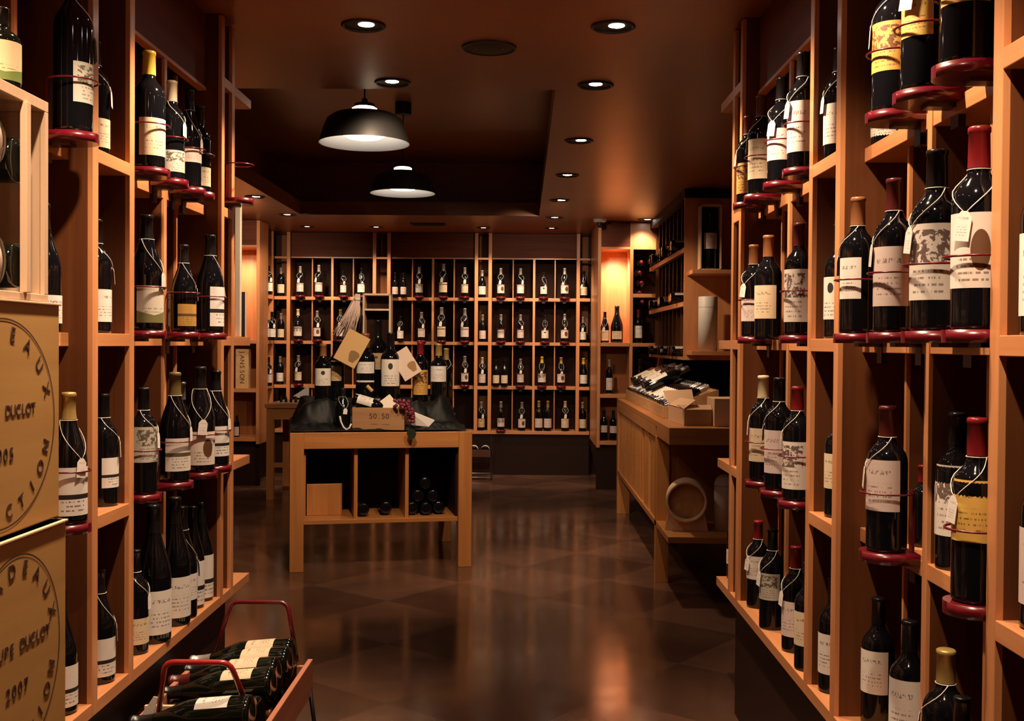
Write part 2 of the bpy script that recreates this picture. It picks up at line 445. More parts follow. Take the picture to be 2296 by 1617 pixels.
# ================================================================== SHELVING
LV = [.462, .928, 1.390, 1.853]       # shelf tops
TH = .034
DEP = .36
REC = .06
HB = 2.27
def ylen(z): return z
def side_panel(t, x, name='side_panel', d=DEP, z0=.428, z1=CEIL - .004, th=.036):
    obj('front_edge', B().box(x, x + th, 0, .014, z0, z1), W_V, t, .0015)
    return obj(name, B().box(x, x + th, .014, d, z0, z1), W_SHADED, t)
def wide_unit(loc, rz, W, label, group):
    t = thing('shelving_unit', label, 'shelving', loc, (0, 0, rz), group)
    side_panel(t, 0); side_panel(t, W - .036)
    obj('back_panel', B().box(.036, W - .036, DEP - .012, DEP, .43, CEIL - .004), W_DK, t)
    for i, z in enumerate(LV):
        obj('shelf', B().box(.036, W - .036, 0 if i == 0 else REC, DEP - .012, z - TH, z), W_X, t, .0015)
    obj('header', B().box(.036, W - .036, REC, REC + .02, HB, CEIL - .004), W_HD, t)
    obj('header_edge', B().box(.036, W - .036, REC - .004, REC + .024, HB - .012, HB), W_X, t)
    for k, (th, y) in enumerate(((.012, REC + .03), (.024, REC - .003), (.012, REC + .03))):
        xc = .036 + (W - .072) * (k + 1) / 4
        obj('divider', B().box(xc - th / 2, xc + th / 2, y + .01, DEP - .014, LV[0], HB - .012), W_SHADED, t)
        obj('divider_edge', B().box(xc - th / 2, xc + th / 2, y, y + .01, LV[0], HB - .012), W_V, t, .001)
    obj('plinth', B().box(0, W, .03, .06, 0, .428), PLINTH, t)
    return t
def narrow_unit(loc, rz, W, label, group, top=True):
    t = thing('narrow_shelving_unit', label, 'shelving', loc, (0, 0, rz), group)
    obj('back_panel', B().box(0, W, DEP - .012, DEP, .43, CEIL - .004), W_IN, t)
    for i, z in enumerate(LV):
        obj('shelf', B().box(0, W, 0, DEP - .012, z - TH, z), W_X, t, .0015)
    if top: obj('header', B().box(0, W, .02, .04, HB - .02, HB + .0), W_X, t)
    obj('plinth', B().box(0, W, .03, .06, 0, .428), PLINTH, t)
    return t
XL, XR = -1.07, .77
def end_unit(loc, rz, W, ext, flip, label, group):
    # narrow unit closed by a post, its shelves running on past the post as open end shelves
    t = thing('end_shelving_unit', label, 'shelving', loc, (0, 0, rz), group)
    s = 1
    xs = (0, W) if not flip else (-W, 0)
    px = W if not flip else -W - .036
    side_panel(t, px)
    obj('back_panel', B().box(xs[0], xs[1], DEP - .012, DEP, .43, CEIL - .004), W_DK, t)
    e0, e1 = (W + .036, W + .036 + ext) if not flip else (-W - .036 - ext, -W - .036)
    for i, z in enumerate(LV + [2.315]):
        obj('shelf', B().box(xs[0], xs[1], 0, DEP - .012, z - TH, z), W_X, t, .0015)
        if i == 3: continue
        # open end shelf: tapers back toward the wall
        pf = [(e0, 0), (e1 - .0, 0), (e1, .02), (e1, DEP), (e0, DEP)] if not flip else [(e0, 0), (e1, 0), (e1, DEP), (e0, DEP), (e0, .02)]
        bb = B(); m = Matrix.Translation((0, 0, z)) @ Matrix.Rotation(R(90), 4, 'X')
        bb.prism([(x, y) for x, y in pf], TH, Matrix.Translation((0, 0, z)) @ Matrix(((1, 0, 0, 0), (0, 0, 1, 0), (0, -1, 0, 0), (0, 0, 0, 1))))
        obj('end_shelf', bb, W_X, t, .0015)
    obj('plinth', B().box(xs[0] - (.036 if flip else 0), xs[1] + (0 if flip else .036), .03, .06, 0, .428), PLINTH, t)
    return t
G_S = 'cherry wood wine shelving units'
Q = R(90)
# left wall: local x runs to +Y
LY = [1.80, 2.745, 2.965, 3.905, 4.03]
wide_unit((XL, .80, 0), Q, .96, 'left shelving bay closest to the camera, beside the crates', G_S)
wide_unit((XL, LY[0], 0), Q, LY[1] - LY[0], 'left shelving bay behind the stacked crates', G_S)
narrow_unit((XL, LY[1], 0), Q, LY[2] - LY[1], 'narrow shelf column on the left between the two wide bays', G_S, False)
wide_unit((XL, LY[2], 0), Q, LY[3] - LY[2], 'wide left shelving bay filled with bottles, farther from camera', G_S)
end_unit((XL, LY[3], 0), Q, .10, .24, False, 'narrow left end column with open shelves sticking out toward the back room', G_S)
# right wall: local x runs to -Y, starting at the far end
RY = [3.925, 2.93, 2.715, 1.775]
end_unit((XR, RY[0], 0), -Q, .10, .24, True, 'narrow right end column with open shelves sticking out toward the counter', G_S)
wide_unit((XR, RY[0], 0), -Q, RY[0] - RY[1], 'wide right shelving bay farther from camera, four bottle rows', G_S)
narrow_unit((XR, RY[1], 0), -Q, RY[1] - RY[2], 'narrow shelf column on the right between the two wide bays', G_S, False)
wide_unit((XR, RY[2], 0), -Q, RY[2] - RY[3], 'wide right shelving bay closest to the camera', G_S)
narrow_unit((XR, RY[3], 0), -Q, .22, 'narrow shelf column cut by the right edge of the picture', G_S, False)
wide_unit((XR, RY[3] - .22, 0), -Q, .8, 'right shelving bay just outside the right edge', G_S)
# back wall
BX = [-2.47, -1.535, -1.42, -.470, -.362, .592]
narrow_unit((-2.60, BACKY, 0), 0, .13, 'narrow shelf column in the left corner of the back wall', G_S)
wide_unit((BX[0], BACKY, 0), 0, BX[1] - BX[0], 'left wide bay of the back wall shelving', G_S)
narrow_unit((BX[1], BACKY, 0), 0, BX[2] - BX[1], 'left narrow column of the back wall shelving above the table display', G_S)
wide_unit((BX[2], BACKY, 0), 0, BX[3] - BX[2], 'middle wide bay of the back wall shelving', G_S)
narrow_unit((BX[3], BACKY, 0), 0, BX[4] - BX[3], 'right narrow column of the back wall shelving', G_S)
wide_unit((BX[4], BACKY, 0), 0, BX[5] - BX[4], 'right wide bay of the back wall shelving', G_S)
narrow_unit((BX[5], BACKY, 0), 0, .108, 'narrow shelf column in the right corner of the back wall', G_S)

# corner niches
def niche(x0, x1, y, label, bright, levels, cat='shelving'):
    t = thing('corner_niche', label, cat, (x0, y, 0))
    W = x1 - x0
    obj('side_panel', B().box(0, .03, 0, 1.02, .40, CEIL - .004), W_V, t, .001)
    obj('side_panel', B().box(W - .03, W, 0, 1.02 if x0 > 0 else .352, .40, CEIL - .004), W_V, t, .001)
    obj('back_panel', B().box(.03, W - .03, .34, .352, LV[2], HB + .02), W_V, t)
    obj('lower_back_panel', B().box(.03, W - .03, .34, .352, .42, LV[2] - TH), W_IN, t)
    obj('header', B().box(.03, W - .03, 0, .02, HB + .02, CEIL - .004), W_HD, t)
    obj('top_board', B().box(.03, W - .03, -.02, .34, HB, HB + .02), W_X, t)
    for z in levels: obj('shelf', B().box(.03, W - .03, -.015, .34, z - TH, z), W_X, t, .001)
    obj('plinth', B().box(0, W, .03, .06, 0, .40), PLINTH, t)
    if bright:
        spot(t, (W * .55, .05, HB - .015), (x0 + W * .55, y + .36, HB - .62), bright, 105, .9, .03)
    return t
niche(.703, 1.035, 10.30, 'brightly lit wooden corner niche right of the back wall', NICHE_W, [LV[0], .905, LV[2]])
niche(-2.98, -2.50, 10.35, 'lit corner niche at the far left behind the left shelving', NICHE_W * .55, [LV[0], LV[1], LV[2]])
# side shelves between the left niche and the back wall, facing the room
t = thing('corner_shelving_unit', 'far left side shelves with bottles, between corner niche and back wall', 'shelving', (-2.60, 10.72, 0), (0, 0, Q))
obj('side_panel', B().box(.63, .66, 0, .3, .43, CEIL - .004), W_V, t); obj('back_panel', B().box(0, .66, .29, .3, .43, CEIL - .004), W_IN, t)
for z in LV: obj('shelf', B().box(0, .63, 0, .29, z - TH, z), W_X, t)
obj('header', B().box(0, .63, .02, .04, HB, CEIL - .004), W_HD, t)
obj('plinth', B().box(0, .66, .02, .05, 0, .43), PLINTH, t)
# shelves right of the lit niche
t = thing('corner_column_shelving', 'dark narrow shelves right of the lit niche, with red-capped bottles', 'shelving', (1.035, 10.30, 0))
obj('side_panel', B().box(.26, .29, 0, .5, .4, CEIL - .004), W_V, t); obj('back_panel', B().box(0, .26, .34, .352, .42, CEIL - .004), W_DK, t)
for z in (LV[0], .905, LV[2], LV[3]): obj('shelf', B().box(0, .26, 0, .34, z - TH, z), W_X, t)
obj('header', B().box(0, .26, 0, .02, HB, CEIL - .004), W_V, t)
obj('plinth', B().box(0, .29, .03, .06, 0, .40), PLINTH, t)

# ================================================================== BOTTLES
SH = {   # profile (radius, height) for a 0.300 m bottle
 'claret': [(0, .004), (.020, .001), (.0355, 0), (.0378, .004), (.0380, .010), (.0380, .180), (.0372, .192), (.0340, .203), (.0275, .213), (.0200, .222), (.0160, .231), (.0148, .242), (.0142, .290), (.0155, .291), (.0155, .298), (.0135, .300), (0, .300)],
 'burgundy': [(0, .004), (.022, .001), (.0385, 0), (.0410, .004), (.0413, .012), (.0413, .142), (.0400, .156), (.0365, .172), (.0310, .190), (.0245, .209), (.0190, .228), (.0160, .243), (.0145, .258), (.0140, .288), (.0156, .289), (.0156, .297), (.0138, .300), (0, .300)],
 'champagne': [(0, .004), (.024, .001), (.0420, 0), (.0445, .005), (.0448, .014), (.0448, .128), (.0430, .145), (.0385, .165), (.0320, .187), (.0250, .210), (.0195, .230), (.0165, .248), (.0155, .270), (.0165, .276), (.0165, .298), (.0150, .302), (0, .303)],
}
def prof_r(shape, h):
    pr = SH[shape]
    for (r0, z0), (r1, z1) in zip(pr[2:], pr[3:]):
        if z0 <= h <= z1: return r0 + (r1 - r0) * (h - z0) / max(z1 - z0, 1e-6)
    return .014
_mc = {}
def cached(key, fn):
    if key not in _mc: _mc[key] = fn()
    return _mc[key]
def body_mesh(shape, mat):
    def f():
        me = B().lathe(SH[shape], 32).mesh('bottle_body'); me.materials.append(mat); return me
    return cached(('body', shape, mat.name), f)
def cap_mesh(shape, cap, z0=.238):
    def f():
        pr = [(prof_r(shape, z0) + .0008, z0)] + [(r + .0008, z) for r, z in SH[shape] if z > z0 + .004 and r > 0]
        pr += [(0, SH[shape][-1][1] + .0012)]
        me = B().lathe(pr, 24).mesh('capsule'); me.materials.append(CAPS[cap]); return me
    return cached(('cap', shape, cap, z0), f)
def label_mesh(shape, key, z0, z1, half):
    def f():
        bm = bmesh.new(); uvl = bm.loops.layers.uv.new('UVMap'); n = 14; vs = []
        m = 3
        for j in range(m + 1):
            z = z0 + (z1 - z0) * j / m
            r = prof_r(shape, z) + .0007
            vs.append([bm.verts.new((r * math.sin(R(half) * (2 * k / n - 1)), -r * math.cos(R(half) * (2 * k / n - 1)), z)) for k in range(n + 1)])
        for j in range(m):
            for k in range(n):
                fc = bm.faces.new([vs[j][k], vs[j][k + 1], vs[j + 1][k + 1], vs[j + 1][k]]); fc.smooth = True
                for lp, (uu, vv) in zip(fc.loops, ((k, j), (k + 1, j), (k + 1, j + 1), (k, j + 1))):
                    lp[uvl].uv = (uu / n, vv / m)
        me = bpy.data.meshes.new('label'); bm.to_mesh(me); bm.free(); me.materials.append(LAB[key]); return me
    return cached(('label', shape, key, round(z0, 3), round(z1, 3), half), f)
def tag_meshes(shape):
    def f():
        bm = bmesh.new(); uvl = bm.loops.layers.uv.new('UVMap')
        zt = .172 if shape == 'claret' else .150
        rt = prof_r(shape, zt) + .004
        w, h = .0125, .044
        pts = [(-w, -h), (w, -h), (w, -.010), (.005, 0), (-.005, 0), (-w, -.010)]
        tilt = Matrix.Translation((0, -rt, zt)) @ Matrix.Rotation(R(-3), 4, 'X') @ Matrix.Rotation(R(7), 4, 'Y')
        fr = [bm.verts.new(tilt @ Vector((x, 0, z))) for x, z in pts]; bk = [bm.verts.new(tilt @ Vector((x, .0006, z))) for x, z in pts]
        fc = bm.faces.new(fr)
        for lp, (x, z) in zip(fc.loops, pts): lp[uvl].uv = (x / (2 * w) + .5, (z + h) / h)
        bm.faces.new(bk[::-1])
        for k in range(6): bm.faces.new([fr[k], bk[k], bk[(k + 1) % 6], fr[(k + 1) % 6]])
        a = bpy.data.meshes.new('price_tag'); bm.to_mesh(a); bm.free(); a.materials.append(LAB['tag'])
        s = B()
        zn = .232
        for sg in (-1, 1):
            pp = []
            for k in range(9):
                q = k / 8
                z = zn + (zt - .003 - zn) * q ** 1.1; rr = prof_r(shape, z) + .0022
                an = sg * (1 - q) * 1.9
                pp.append((rr * math.sin(an), -rr * math.cos(an), z + (1 - q) * .004))
            s.tube(pp, .00085, 5)
        s.tube([((prof_r(shape, zn + .004) + .0015) * math.sin(2 * math.pi * k / 14), -(prof_r(shape, zn + .004) + .0015) * math.cos(2 * math.pi * k / 14), zn + .004) for k in range(14)], .00085, 5, True)
        c = s.mesh('string'); c.materials.append(STRING)
        return a, c
    return cached(('tag', shape), f)
NB = [0]
def bottle(loc, text, shape='claret', lab='white', lz=(.065, .155), half=62, cap='black', tagd=None, face=0.0, sc=1.0, wide=1.0,
           group=None, matrix=None, mat=None, lab2=None, name='wine_bottle', cat='bottle'):
    NB[0] += 1
    if matrix is not None:
        t = thing(name, text, cat, group=group, matrix=matrix @ Matrix.Diagonal((sc * wide, sc * wide, sc, 1)))
    else:
        t = thing(name, text, cat, loc, (0, 0, face), group); t.scale = (sc * wide, sc * wide, sc)
    link('bottle_body', body_mesh(shape, mat or GLASS), t)
    if cap: link('capsule', cap_mesh(shape, cap), t)
    if lab: link('label', label_mesh(shape, lab, lz[0], lz[1], half), t)
    if lab2: link('label', label_mesh(shape, lab2[0], lab2[1], lab2[2], half), t)
    if tagd is not None:
        a, c = tag_meshes(shape)
        o = link('price_tag', a, t, rot=(0, 0, R(tagd))); link('string', c, o)
    return t

# red metal bottle holder: tray, upright, ring and the tab that grips the shelf rail; local front is -y, the rail is at +y
def holder_meshes():
    def f():
        pr = []
        tr = B()
        poly = [(-.046, .050)] + [(.050 * math.sin(R(a)) , -.050 * math.cos(R(a))) for a in range(-90, 91, 5)] + [(.046, .050)]
        tr.prism(poly, .022, Matrix(((1, 0, 0, 0), (0, 0, 1, 0), (0, 1, 0, 0), (0, 0, 0, 1))))
        for f in tr.b.faces: f.smooth = len(f.verts) == 4 and abs(f.calc_center_median().y) < .049
        tray = tr.mesh('tray')
        up = B().box(-.010, .010, .047, .051, .0, .150).mesh('upright')
        rg = B().tube([(.0485 * math.sin(2 * math.pi * k / 32), -.0485 * math.cos(2 * math.pi * k / 32) , .146) for k in range(32)], .0022, 6, True).mesh('ring')
        br = B().box(-.016, .016, .050, .062, -.046, .006).box(-.016, .016, .0, .055, -.008, .0).mesh('bracket')
        return tray, up, rg, br
    return cached('holder', f)
def holder(x, y, z, rz, text, sc=1.0, group='dark red metal bottle holders clipped to the shelf rails', bright=False):
    t = thing('bottle_holder', text, 'bottle holder', (x, y, z), (0, 0, rz), group)
    t.scale = (sc, sc, 1)
    a, c, d, e = holder_meshes()
    for me, nm, mt in ((a, 'tray', RED), (c, 'upright', RED), (d, 'ring', RED), (e, 'bracket', DRED)):
        if not me.materials: me.materials.append(mt)
        link(nm, me, t)
    return t

OBST = {-1: [], 1: []}
def obst(s, y, front, th): OBST[s].append((y - th / 2, y + th / 2, front))
for s_, bays in ((-1, ((LY[0], LY[1]), (LY[2], LY[3]))), (1, ((RY[3], RY[2]), (RY[1], RY[0])))):
    for y0, y1 in bays:
        obst(s_, y0 + .018, 0, .036); obst(s_, y1 - .018, 0, .036)
        wq = (y1 - y0 - .072) / 4
        for k, (th, fr) in enumerate(((.012, .09), (.024, .056), (.012, .09))): obst(s_, y0 + .036 + wq * (k + 1), fr, th)
obst(-1, LY[3] + .118, 0, .036); obst(1, RY[0] + .118, 0, .036); obst(1, RY[3] - .238, 0, .036)
def side(s, px, lvl, text, off=0.0, hold=True, turn=26, holder_text=None, sc=1.0, **kw):
    """bottle on the left (-1) or right (+1) wall, seen in picture column px, on shelf lvl"""
    X0 = XL if s < 0 else XR
    # off = distance of the bottle's axis behind the unit's front plane
    X = X0 + s * off
    z = LV[lvl]
    zb = z + (.011 if hold else .0005)
    p = on_side(px, X, zb + .10)
    rad = {'claret': .038, 'burgundy': .0413, 'champagne': .0448}[kw.get('shape', 'claret')] * sc * kw.get('wide', 1) + .002
    for y0, y1, fr in OBST[s]:                 # keep clear of posts and dividers
        if off + rad > fr and y0 - rad < p.y < y1 + rad:
            p.y = (y0 - rad) if p.y < (y0 + y1) / 2 else (y1 + rad)
    base = math.atan2(-p.x, p.y)
    face = base - s * R(turn)
    if hold:
        rz = -Q if s > 0 else Q
        holder(p.x, p.y, z - .012, rz, holder_text or ('holder under ' + text), sc=max(1.0, sc * kw.get('wide', 1)))
    tg = kw.pop('tagd', None)
    if tg is not None: tg = -s * tg
    return bottle((p.x, p.y, zb), text, face=face, sc=sc, tagd=tg, **kw)

GL, GR = 'wine bottles on the left shelving', 'wine bottles on the right shelving'
L = lambda px, lvl, text, **k: side(-1, px, lvl, text, group=GL, **{**dict(off=.005), **k})
Rr = lambda px, lvl, text, **k: side(1, px, lvl, text, group=GR, **{**dict(off=.005), **k})
SB = dict(hold=False, off=.055)      # stands on the shelf board
# --- left, wide bay farther away, top row
L(334, 3, 'big bottle with yellow cap, cream label, top left shelf', lab='cream', lz=(.03, .125), cap='yellow', sc=1.12, wide=1.05)
L(385, 3, 'bottle with grey-green label behind the yellow-capped one', lab='grey', lz=(.02, .085), cap='cream', sc=1.0, tagd=40)
L(425, 3, 'slender bottle with small grey label, third on top left shelf', lab='pink', lz=(.075, .115), cap='black', shape='burgundy', sc=1.05, wide=.85, tagd=45)
L(447, 3, 'cream-labelled bottle at the end of top left shelf', lab='cream', lz=(.02, .085), cap='black', sc=.95)
# second row
L(329, 2, 'bottle with scroll-cut white label, left second row', lab='foot', lz=(.02, .115), cap='black', shape='burgundy', sc=1.1, tagd=42)
L(412, 2, 'bottle with gold label hidden low, left second row middle', lab='ochre', lz=(.02, .095), cap='black', shape='burgundy', sc=.92, tagd=60, turn=34)
L(437, 2, 'unlabelled-looking dark bottle behind the gold-labelled one, left second row', lab=None, cap='black', shape='burgundy', sc=.95, hold=False, off=.12)
L(471, 2, 'tall dark bottle with white side label, left second row end', lab='split', lz=(.02, .14), cap='black', shape='burgundy', sc=1.12, turn=62, tagd=70)
# third row
L(322, 1, 'bottle with patterned beige label, left third row', lab='grey', lz=(.09, .19), cap='black', sc=1.0, wide=1.0, turn=20, tagd=55)
L(392, 1, 'olive-capped bottle with banded white label, left third row', lab='band', lz=(.03, .12), cap='olive', shape='burgundy', sc=1.12, tagd=50)
L(410, 1, 'dark bottle just behind the olive-capped one', lab=None, cap='silver', hold=False, off=.13, sc=1.0)
L(449, 1, 'bottle with large white label showing a brown drop', lab='drop', lz=(.02, .115), cap='black', shape='burgundy', sc=1.16, turn=12, tagd=0)
L(491, 1, 'bottle with two small white labels, left third row end', lab='split', lz=(.03, .125), cap='black', shape='burgundy', sc=1.1, tagd=45)
# bottom row, standing on the board
L(303, 0, 'small cream-labelled bottle with hanging tag, bottom left shelf', lab='cream', lz=(.03, .105), cap='black', **SB, tagd=45)
L(344, 0, 'tall magnum with plain white label, bottom left shelf', lab='white', lz=(.02, .115), cap='black', shape='burgundy', sc=1.38, wide=.92, hold=False, off=.045)
L(381, 0, 'tall magnum behind the first, white label, bottom left shelf', lab='white', lz=(.02, .115), cap='black', shape='burgundy', sc=1.36, wide=.88, hold=False, off=.045)
L(407, 0, 'tall black bottle with small white label and string', lab='white', lz=(.05, .12), cap='black', shape='burgundy', sc=1.22, wide=1.0, hold=False, off=.05, turn=42, half=48, tagd=58)
L(431, 0, 'first of the pair with two-part white labels, bottom left shelf', lab='split', lz=(.01, .14), cap='black', shape='burgundy', sc=1.15, wide=.85, hold=False, off=.055, turn=48)
L(457, 0, 'second of the pair with two-part white labels, nearest the post', lab='split', lz=(.01, .14), cap='black', shape='burgundy', sc=1.15, wide=.85, hold=False, off=.055, turn=48)
# narrow column
L(212, 3, 'bottle half behind the post, cream label and tag, narrow left column top', lab='cream', lz=(.02, .095), **SB, tagd=55)
L(216, 2, 'bottle half behind the post, grey label, narrow left column middle', lab='white', lz=(.03, .115), **SB, tagd=60, turn=40)
L(244, 1, 'bottle with white tag and side label, narrow left column third row', lab='split', lz=(.05, .13), cap='black', **SB, turn=55, tagd=32)
L(222, 0, 'bottle with split white label at the bottom of narrow left column', lab='split', lz=(.02, .12), cap='black', shape='burgundy', **SB, turn=30, tagd=60)
# near left bay
L(164, 3, 'large dark bottle with tag at top left, above the crates', lab='grey', lz=(.05, .12), cap='black', sc=1.36, wide=.86, turn=62, tagd=44)
L(88, 2, 'bottle mostly hidden by the open crate, white label edge showing', lab='white', lz=(.02, .085), cap='black', shape='burgundy', hold=False, off=.05, turn=40)
L(154, 1, 'gold-capped bottle with flowing white label beside the crate', lab='split', lz=(.02, .13), cap='gold', shape='burgundy', sc=1.03, turn=15, tagd=25)
L(134, 0, 'bottle with split white label at the lower left beside the crates', lab='split', lz=(.02, .12), cap='black', shape='burgundy', **SB, turn=38)
# end column
L(497, 0, 'dark bottle with white tag peeking between the two end posts', lab=None, cap='black', hold=False, off=.07, sc=.95, tagd=30)
# --- right, wide bay farther away
Rr(1677, 3, 'gold-labelled bottle with tag, far end of top right shelf', lab='goldpic', lz=(.03, .135), cap='maroon', tagd=55)
Rr(1706, 3, 'red-capped bottle with cream label, second on top right shelf', lab='cream', lz=(.045, .165), cap='maroon', sc=1.08, tagd=70)
Rr(1751, 3, 'bottle with pink label and tag, third on top right shelf', lab='pink', lz=(.06, .15), cap='black', sc=1.05, tagd=10)
Rr(1799, 3, 'bottle with tall white label beside the post, top right shelf', lab='white', lz=(.04, .17), cap='black', sc=1.08, tagd=35)
Rr(1689, 2, 'orange-capped bottle with white tag, far right second row', lab='pink', lz=(.05, .12), cap='bronze', sc=1.03, tagd=22)
Rr(1722, 2, 'bronze-capped bottle with cream label, far right second row', lab='cream', lz=(.06, .155), cap='bronze', hold=False, off=.02, sc=1.12)
Rr(1791, 2, 'bottle with pictured white label, far right second row by the post', lab='picture', lz=(.035, .175), cap='maroon', sc=1.05)
Rr(1710, 1, 'cream-capped bottle with cream and gold label, far right third row', lab='cream', lz=(.055, .15), cap='cream', sc=1.12, tagd=65, turn=20)
Rr(1746, 1, 'black-capped bottle with narrow pink label, far right third row', lab='pink', lz=(.045, .16), cap='black', sc=1.12, half=48, turn=30, tagd=70)
Rr(1787, 1, 'red-capped bottle with castle-drawing label, far right third row', lab='picture', lz=(.03, .155), cap='red', sc=1.06, tagd=62)
Rr(1699, 0, 'red-capped bottle with two tags at far end of bottom right shelf', lab='white', lz=(.10, .18), cap='red', **SB, tagd=30)
Rr(1731, 0, 'bottle with tag and brown label, bottom right shelf', lab='grey', lz=(.09, .17), cap='black', hold=False, off=.04, sc=1.06, tagd=40)
Rr(1783, 0, 'bottle with large aged cream label and tilted tag, bottom right shelf', lab='pink', lz=(.045, .145), cap='red', hold=False, off=.05, sc=1.04, tagd=40, half=75)
Rr(1812, 0, 'bottle almost hidden by the post, label edge showing, bottom right', lab='cream', lz=(.07, .165), cap='black', hold=False, off=.04, tagd=None)
# narrow right column
NR = dict(hold=False, off=.055)
Rr(1880, 3, 'bottle half behind the post with tag, narrow right column top', lab='white', lz=(.045, .15), **NR, tagd=45)
Rr(1881, 2, 'bottle half behind the post, white label with black crest, narrow right column', lab='emblem', lz=(.05, .16), **NR, turn=35)
Rr(1882, 1, 'bottle half behind the post, cream label, narrow right column third row', lab='cream', lz=(.075, .165), **NR, turn=35)
Rr(1868, 0, 'white-labelled bottle at the bottom of the narrow right column', lab='white', lz=(.05, .155), **NR, turn=28)
# near right bay, top row
Rr(1975, 3, 'bottle with white pictured label partly hidden, top right near shelf', lab='picture', lz=(.0, .09), cap='maroon', hold=False, off=.10, sc=.95, tagd=None)
Rr(2001, 3, 'bottle with gold pictured label, near top right shelf', lab='goldpic', lz=(.075, .17), cap='maroon', sc=1.08, tagd=60)
Rr(2074, 3, 'bottle with yellow label and tag, near top right shelf', lab='yellow', lz=(.085, .15), cap='maroon', sc=1.18, tagd=12, half=45)
Rr(2170, 3, 'large bottle with gold label cut by the top edge, near right', lab='goldpic', lz=(.085, .17), cap='black', sc=1.18, turn=10)
# second row
Rr(1922, 2, 'bronze-capped bottle with narrow white label, near right second row', lab='white', lz=(.075, .165), cap='bronze', sc=1.05, half=42, turn=30, tagd=75)
Rr(2003, 2, 'brown-capped bottle with pale portrait label, near right second row', lab='pink', lz=(.05, .165), cap='maroon', sc=1.07, turn=16, tagd=62)
Rr(2098, 2, 'wide black-capped bottle with striped portrait label and tag', lab='picture', lz=(.05, .175), cap='black', sc=1.13, wide=1.08, turn=20, tagd=46)
Rr(2192, 2, 'red-capped bottle with big white tag, near right second row', lab='drop', lz=(.06, .17), cap='red', sc=1.15, turn=14, tagd=12)
# third row
Rr(1988, 1, 'red-capped bottle with white tag and cream label, alone in red holder', lab='pink', lz=(.085, .19), cap='maroon', sc=1.02, wide=1.08, turn=24, tagd=60)
Rr(2062, 1, 'red-capped small bottle standing behind the solitary held bottle', lab=None, cap='red', hold=False, off=.12, sc=.6)
Rr(2140, 1, 'bottle with castle label standing on the board, near right third row', lab='picture', lz=(.065, .20), cap='black', hold=False, off=.10, sc=1.04)
Rr(2188, 1, 'red-capped bottle with yellow label in red holder, near right third row', lab='yellow', lz=(.10, .20), cap='red', sc=1.04, turn=10, tagd=45)
# bottom row
Rr(1968, 0, 'white-labelled bottle behind the thin divider, near right bottom', lab='white', lz=(.08, .18), cap='black', hold=False, off=.09, sc=1.02)
Rr(2037, 0, 'bottle with long white chateau label, near right bottom row', lab='white', lz=(.055, .185), cap='black', hold=False, off=.07, sc=1.06)
Rr(2118, 0, 'gold-capped bottle with looped strings, bottom right corner', lab='cream', lz=(.05, .13), cap='gold', hold=False, off=.07, sc=1.04, tagd=70, wide=1.1)
Rr(2155, 0, 'shiny black bottle beside the gold-capped one, bottom right corner', lab='cream', lz=(.03, .12), cap='black', hold=False, off=.03, sc=.92)
Rr(2345, 2, 'bottle at the right picture edge, white label sliver', lab='white', lz=(.03, .16), **NR, turn=20)
Rr(2345, 1, 'bottle cut by the right picture edge, pale label, third row', lab='pink', lz=(.04, .16), **NR, turn=20)
# end column right
Rr(1650, 0, 'dark bottle peeking between the two right end posts, white tag', lab='white', lz=(.06, .12), cap='black', hold=False, off=.07, sc=.95)
# empty holder on the left end column, above the tall pale tube
p = on_side(538, XL + .03, LV[3] + .05)
holder(p.x, p.y, LV[3] + .02, Q, 'empty dark red bottle holder sticking out left, beside the ceiling tray')

# --- back wall
ORD = ['first', 'second', 'third', 'fourth', 'fifth', 'sixth', 'seventh', 'eighth', 'ninth', 'tenth', 'eleventh', 'twelfth', 'thirteenth', 'fourteenth', 'fifteenth', 'sixteenth', 'seventeenth']
